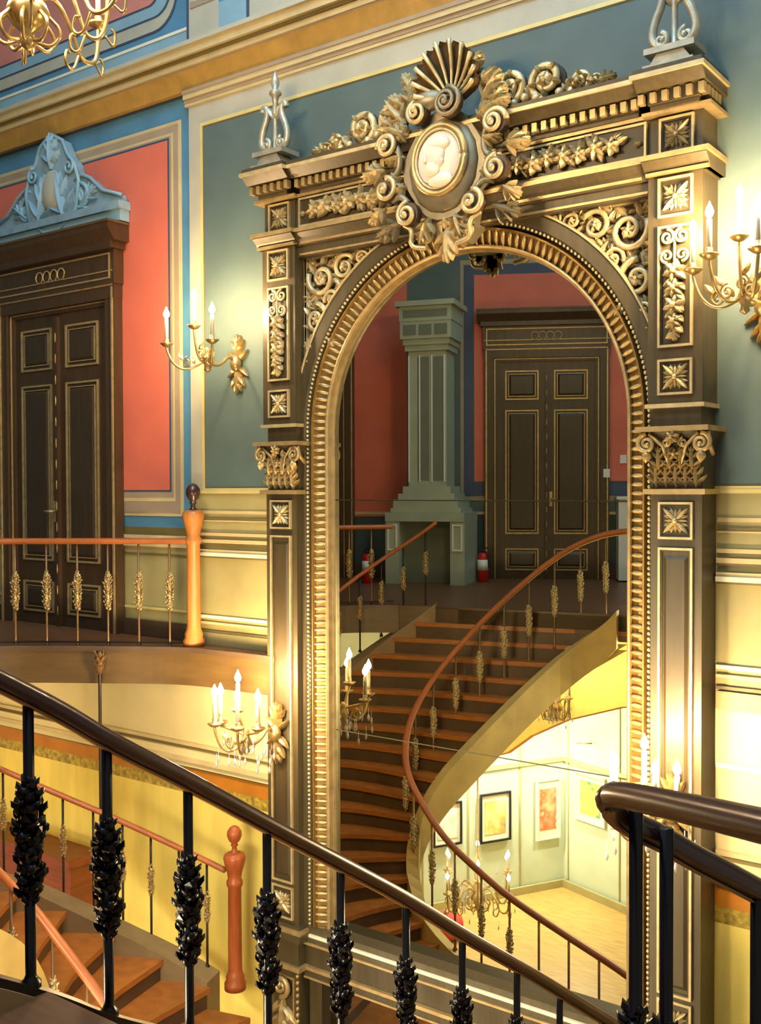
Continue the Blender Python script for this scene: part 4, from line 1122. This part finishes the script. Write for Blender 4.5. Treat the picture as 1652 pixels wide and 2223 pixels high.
# ================================================================== far side of the hall, seen in the glass
ey = Vector((-.481, -.877, 0)); ex = Vector((-.877, .481, 0))
TF = Matrix(((ex.x, ey.x, 0, -7.8), (ex.y, ey.y, 0, -.82), (0, 0, 1, 0), (0, 0, 0, 1)))   # local x runs towards the left wall
def far_wall():
    b = MB(TF)
    def q(x0, x1, z0, z1, m, t=.0): b.box(x0, x1, -t, .15, z0, z1, m)
    q(-4.2, 3.6, -.28, .2, 'riser'); q(-4.2, 3.6, .2, .95, 'dkteal'); q(-4.2, 3.6, .95, 6.4, 'teal')
    for x0, x1 in ((-3.4, .42),):
        q(x0, x1, 1.12, 4.62, 'taupe', .006); q(x0, x1-.05, 1.2, 4.55, 'navy', .01); q(x0, x1-.18, 1.38, 4.42, 'navy', .012); q(x0, x1-.2, 1.41, 4.4, 'salmon', .016)
    q(1.20, 2.1, .9, 4.6, 'salmon', .012)
    q(-4.2, 3.6, .93, .97, 'creamgold', .02)
    tag(build('wall_far', b), kind='structure')
far_wall()
door('door_2', TF @ Matrix.Translation((-1.70, -.02, 0)) @ Matrix.Scale(1.05, 4, (0, 0, 1)), 'dark double door reflected at the right of the mirror')
door('door_3', TF @ Matrix.Translation((1.98, -.02, 0)) @ Matrix.Scale(1.05, 4, (0, 0, 1)), 'dark double door reflected at the left edge of the glass')
b = MB(); b.box(-10.95, -10.8, .6, WL, -.28, 6.4, 'teal'); tag(build('wall_left', b), kind='structure')

def column():
    c = empty('stone_column', (-8.14, .18, 0), 'grey-green fluted square column on a table-like pedestal, reflected in the glass', 'column', rz=.0)
    T = Matrix.Translation((-8.14, .18, 0)) @ Matrix.Rotation(PI-.32, 4, 'Z')
    c.location = (-8.14, .18, 0)
    def mb(): return MB(T)
    b = mb()
    b.box(-.56, .56, -.40, .40, .86, .98, 'column'); b.box(-.50, .50, -.34, .34, .98, 1.04, 'column')
    for s in (-1, 1):
        b.box(s*.56-.0 if s < 0 else .36, -.36 if s < 0 else .56, -.38, .38, .0, .86, 'column'); b.frame(*( (-.53, -.39) if s < 0 else (.39, .53)), .46, .82, .02, -.38, -.395, 'white')
    b.box(-.36, .36, -.1, .36, 0, .86, 'coldark')  # dark box paints the shade in the opening between the legs
    build('pedestal', b, c)
    b = mb(); b.box(-.46, .46, -.34, .34, 1.04, 1.16, 'column'); b.box(-.40, .40, -.30, .30, 1.16, 1.24, 'column'); b.box(-.34, .34, -.27, .27, 1.24, 1.34, 'column'); build('base', b, c)
    b = mb(); b.box(-.27, .27, -.22, .22, 1.34, 3.2, 'column')
    for k in range(3): b.box(-.25+k*.175, -.25+k*.175+.015, -.236, -.21, 1.40, 3.14, 'white')
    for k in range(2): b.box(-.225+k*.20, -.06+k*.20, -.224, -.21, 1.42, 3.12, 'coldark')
    b.box(.255, .27, -.236, -.21, 1.40, 3.14, 'white')
    build('shaft', b, c)
    b = mb(); b.box(-.31, .31, -.26, .26, 3.2, 3.28, 'column'); b.box(-.33, .33, -.29, .29, 3.28, 3.36, 'column'); b.box(-.36, .36, -.32, .32, 3.36, 3.60, 'column')
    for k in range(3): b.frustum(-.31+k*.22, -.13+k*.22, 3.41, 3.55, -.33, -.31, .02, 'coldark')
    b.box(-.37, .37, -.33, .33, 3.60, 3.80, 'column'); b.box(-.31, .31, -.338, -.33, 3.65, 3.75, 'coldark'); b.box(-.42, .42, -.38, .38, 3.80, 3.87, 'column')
    build('capital', b, c)
column()

def extinguisher(loc, label):
    r = empty('fire_extinguisher', loc, label, 'fire extinguisher', 'fire extinguishers on the gallery')
    b = MB(); b.lathe([(.07, 0), (.078, .01), (.078, .34), (.06, .39), (.025, .41)], 0, 0, 'red', 14); build('cylinder', b, r, local=True)
    b = MB(); b.lathe([(.080, .16), (.080, .31)], 0, 0, 'white', 14); build('paper_label', b, r, local=True)
    b = MB(); b.lathe([(.022, .41), (.022, .45)], 0, 0, 'black', 8); b.tube([(0, 0, .45), (.07, 0, .48)], .01, 'black', 6); b.tube([(0, 0, .44), (.08, 0, .40), (.095, 0, .2)], .009, 'black', 6); build('valve', b, r, local=True)
extinguisher((-8.80, .80, 0), 'red fire extinguisher left of the column, reflected above the stair rail')
extinguisher((-7.60, -.30, 0), 'red fire extinguisher between the column and the dark door, in the reflection')
cb = empty('white_cabinet', (-6.1, -1.2, 0), 'white cabinet against the red wall right of the reflected door', 'cabinet')
b = MB(TF @ Matrix.Translation((-2.42, 0, 0))); b.box(-.1, .62, -.45, -.03, .02, 1.15, 'white'); build('body', b, cb)
b = MB(TF @ Matrix.Translation((-2.42, 0, 0))); b.box(-.13, .65, -.48, -.02, 1.15, 1.19, 'white'); build('top', b, cb)
for n_, (a, z, lab) in enumerate(((-1.9, 1.72, 'white switch plate on the red wall by the reflected door'), (-1.66, 1.52, 'pale switch plate on the casing of the reflected door'))):
    b = MB(TF); b.box(a-.045, a+.045, -.135 if n_ else -.03, -.118 if n_ else -.016, z-.06, z+.06, 'white'); b.box(a-.012, a+.012, -.142 if n_ else -.036, -.12 if n_ else -.02, z-.02, z+.02, 'white')
    tag(build('switch_plate', b), lab, 'switch')

# ---- lower hall
b = MB(); b.box(-12., 4.2, -5.5, 6.5, -5.35, -5.2, 'stair_floor'); tag(build('floor_lower', b), kind='structure')
b = MB()
def vwall(b, p, q, z0, z1, m, t=.12):
    d = Vector((q[0]-p[0], q[1]-p[1])).normalized(); n = (-d.y*t, d.x*t)
    b.prism([p, q, (q[0]+n[0], q[1]+n[1]), (p[0]+n[0], p[1]+n[1])], z0, z1, m)
vwall(b, (-10.6, 2.06), (-7.75, -3.12), -5.2, -.3, 'palegreen', -.12)
tag(build('wall_lower_left', b), kind='structure')
b = MB(); vwall(b, (-7.75, -3.12), (-3.0, -1.51), -5.2, -.3, 'palegreen', -.12); tag(build('wall_lower_right', b), kind='structure')
b = MB()
vwall(b, (-7.73, -3.02), (-3.0, -1.42), -5.2, -5.08, 'olive', -.05); vwall(b, (-10.5, 1.98), (-7.68, -3.10), -5.2, -5.08, 'olive', -.05)
tag(build('baseboard_lower', b), kind='structure')
b = MB()
for P0, D, N, us in (((-7.75, -3.12), (-.482, .876), (.876, .482), (.85, 1.8, 2.6, 3.3)), ((-7.75, -3.12), (.947, .321), (-.321, .947), (.1, 1.2, 2.2))):
    TT = Matrix(((D[0], N[0], 0, P0[0]), (D[1], N[1], 0, P0[1]), (0, 0, 1, 0), (0, 0, 0, 1)))
    q = MB(TT)
    for u in us: q.box(u-.012, u+.012, .0, .014, -5.08, -.5, 'olive')
    q.box(.03, 4.2, .0, .05, -3.14, -3.08, 'olive')
    k = len(b.v); kk = b.idx('olive'); b.v += q.v; b.f += [tuple(i+k for i in f) for f in q.f]; b.mi += [kk]*len(q.f); b.sm += q.sm
tag(build('trim_6', b), kind='structure')
b = MB()
low = [(-9.2, -2.9), (-8.4, -2.8), (-7.74, -2.56), (-7.3, -2.40), (-6.94, -2.12), (-6.38, -1.82), (-5.59, -1.55), (-4.6, -1.4), (-3.2, -1.35)]
b.slab(low+[(-3.2, -.3), (-9.2, -.3)], -.62, -.45, 'yellow'); tag(build('wall_bulkhead', b), kind='structure')
b = MB(); b.tube([(x, -.53, z) for x, z in low], .03, 'orange', 6); tag(build('trim_5', b), kind='structure')

def painting(p, d, u0, u1, z0, z1, cols, label, thin=False):
    """hung on a wall line from p along d"""
    sg = 1 if d[1] > .5 else -1
    T = Matrix.Translation((p[0], p[1], 0)) @ Matrix(((d[0], sg*d[1], 0, 0), (d[1], -sg*d[0], 0, 0), (0, 0, 1, 0), (0, 0, 0, 1)))
    c = T @ Vector(((u0+u1)/2, .02, z0))
    r = empty('framed_painting', c, label, 'painting', 'paintings in the lower hall')
    b = MB(T); b.frame(u0, u1, z0, z1, .03, .005, .045, 'matboard' if thin else 'black'); build('frame', b, r)
    b = MB(T); b.box(u0+.02, u1-.02, .006, .02, z0+.02, z1-.02, 'matboard'); build('mount', b, r)
    m = bpy.data.materials.new('painted_canvas'); m.use_nodes = True; nt = m.node_tree; bs = nt.nodes['Principled BSDF']
    tc = nt.nodes.new('ShaderNodeTexCoord'); n = nt.nodes.new('ShaderNodeTexNoise'); n.inputs['Scale'].default_value = 4.5; n.inputs['Detail'].default_value = 3
    rp = nt.nodes.new('ShaderNodeValToRGB'); rp.color_ramp.elements[0].position = .3; rp.color_ramp.elements[1].position = .72
    rp.color_ramp.elements[0].color = lin(cols[0])+(1,); rp.color_ramp.elements[1].color = lin(cols[-1])+(1,)
    for k, cc in enumerate(cols[1:-1]):
        e = rp.color_ramp.elements.new(.42+.12*k); e.color = lin(cc)+(1,)
    nt.links.new(tc.outputs['Object'], n.inputs['Vector']); nt.links.new(n.outputs['Fac'], rp.inputs['Fac']); nt.links.new(rp.outputs['Color'], bs.inputs['Base Color'])
    w, h = u1-u0, z1-z0; k = .16
    b = MB(T); b.box(u0+w*k, u1-w*k, .018, .026, z0+h*k, z1-h*k, m); build('picture', b, r)
cor = (-7.75, -3.12); dl = Vector((-.482, .876)); dr = Vector((.947, .321))
n1 = (cor[0]+.02, cor[1])
painting(n1, dl, 1.06, 1.62, -4.28, -3.50, ['#6f7f8c', '#d9a04a', '#e8c77a', '#9aa3a0'], 'orange and grey landscape in a black frame, lower hall reflection')
painting(n1, dl, .12, .58, -4.38, -3.40, ['#c9c48a', '#c65a2e', '#e0c08a'], 'narrow red-orange painting in a pale frame beside the hall corner', True)
painting(n1, dl, 1.95, 2.45, -4.22, -3.55, ['#7fb0b4', '#dfe6d8', '#8aa86a'], 'pale blue painting in a black frame behind the chandelier')
painting(n1, dl, 2.72, 3.14, -4.16, -3.45, ['#d8d4b8', '#c6c9a8'], 'pale painting in a black frame under the stair curve')
painting(cor, (dr[0], dr[1]), .28, .92, -4.02, -3.24, ['#3d5a3a', '#9ab04a', '#c9cf5a', '#3a6a66'], 'green painting in a pale frame right of the hall corner', True)
# picture rail lamps on the lower walls
for (u, d, lab) in ((1.3, dl, 'small lit picture lamp above the orange landscape'), (2.2, dl, 'small lit picture lamp above the pale blue painting'), (.6, dr, 'small lit picture lamp above the green painting')):
    nrm = Vector((.876, .482)) if d is dl else Vector((-.321, .947))
    p = Vector(cor)+d*u; q = p+nrm*.34
    r = empty('picture_lamp', (p.x, p.y, -2.75), lab, 'lamp', 'picture lamps in the lower hall')
    b = MB(); b.tube([(p.x, p.y, -2.75), (q.x, q.y, -2.70)], .012, 'lampgold', 6); build('arm', b, r)
    b = MB(); b.ball((q.x, q.y, -2.75), (.06, .06, .035), 'spot', 10, 6); build('lamp_head', b, r)

# red pouf at the foot of the stair
ch = empty('pouf', (-8.22, -.30, -5.2), 'small red upholstered pouf on the lower hall floor, reflected under the stair rail', 'pouf')
b = MB(); b.lathe([(.20, .02), (.24, .05), (.25, .22), (.22, .30), (.12, .34), (.0, .35)], 0, 0, 'redfab', 16); build('cushion', b, ch, local=True)
b = MB(); b.lathe([(.03, .34), (.035, .37), (.0, .385)], 0, 0, 'gold', 8); build('button', b, ch, local=True)
b = MB(); b.lathe([(.17, 0), (.17, .03)], 0, 0, 'riser', 12); build('base', b, ch, local=True)

# ================================================================== light
def area(name, loc, size, power, col, rot=(0, 0, 0), sy=None):
    l = bpy.data.lights.new(name, 'AREA'); l.energy = power; l.color = col; l.size = size
    if sy: l.shape = 'RECTANGLE'; l.size_y = sy
    o = bpy.data.objects.new(name, l); COL.objects.link(o); o.location = loc; o.rotation_euler = rot
    return o
# daylight from the roof lantern above the well
area('roof_lantern_light', (-3.2, 2.4, 8.6), 5.0, 540, (.40, .71, 1.), (math.radians(14), 0, 0))
# unseen fill added under the gallery to brighten the yellow wall
def point(name, loc, power, col, r=.15):
    l = bpy.data.lights.new(name, 'POINT'); l.energy = power; l.color = col; l.shadow_soft_size = r
    o = bpy.data.objects.new(name, l); COL.objects.link(o); o.location = loc; return o
def aim(o, t): o.rotation_euler = (Vector(t)-o.location).to_track_quat('-Z', 'Y').to_euler()
aim(area('yellow_wall_fill', (-3.7, 1.5, -.55), 1.4, 260, (1., .88, .62)), (-6.2, 6.2, -2.3))
w = bpy.data.worlds.new('ambient_fill'); S.world = w; w.use_nodes = True  # even warm glow added on all sides as ambient fill
w.node_tree.nodes['Background'].inputs['Color'].default_value = (1., .93, .78, 1)
w.node_tree.nodes['Background'].inputs['Strength'].default_value = .31

# ================================================================== camera
cam = bpy.data.cameras.new('camera'); co = bpy.data.objects.new('camera', cam); COL.objects.link(co)
Rv = Vector((.80372776, .59498874, -.00317666)); Uv = Vector((-.01029806, .01924867, .99976169)); Fv = Vector((-.5949081, .80350351, -.02159792))
co.matrix_world = Matrix(((Rv.x, Uv.x, -Fv.x, 0), (Rv.y, Uv.y, -Fv.y, 0), (Rv.z, Uv.z, -Fv.z, 1.30), (0, 0, 0, 1)))
cam.sensor_fit = 'AUTO'; cam.sensor_width = 36; cam.lens = 36*2275.83/2223; cam.clip_start = .05
S.camera = co
S.view_settings.view_transform = 'Standard'; S.view_settings.look = 'None'; S.view_settings.gamma = 1.; S.view_settings.use_curve_mapping = False
S.view_settings.exposure = .08
S.cycles.use_denoising = True
S.cycles.max_bounces = 6; S.cycles.diffuse_bounces = 3; S.cycles.glossy_bounces = 4
S.cycles.caustics_reflective = False; S.cycles.caustics_refractive = False
S.cycles.sample_clamp_indirect = 4.
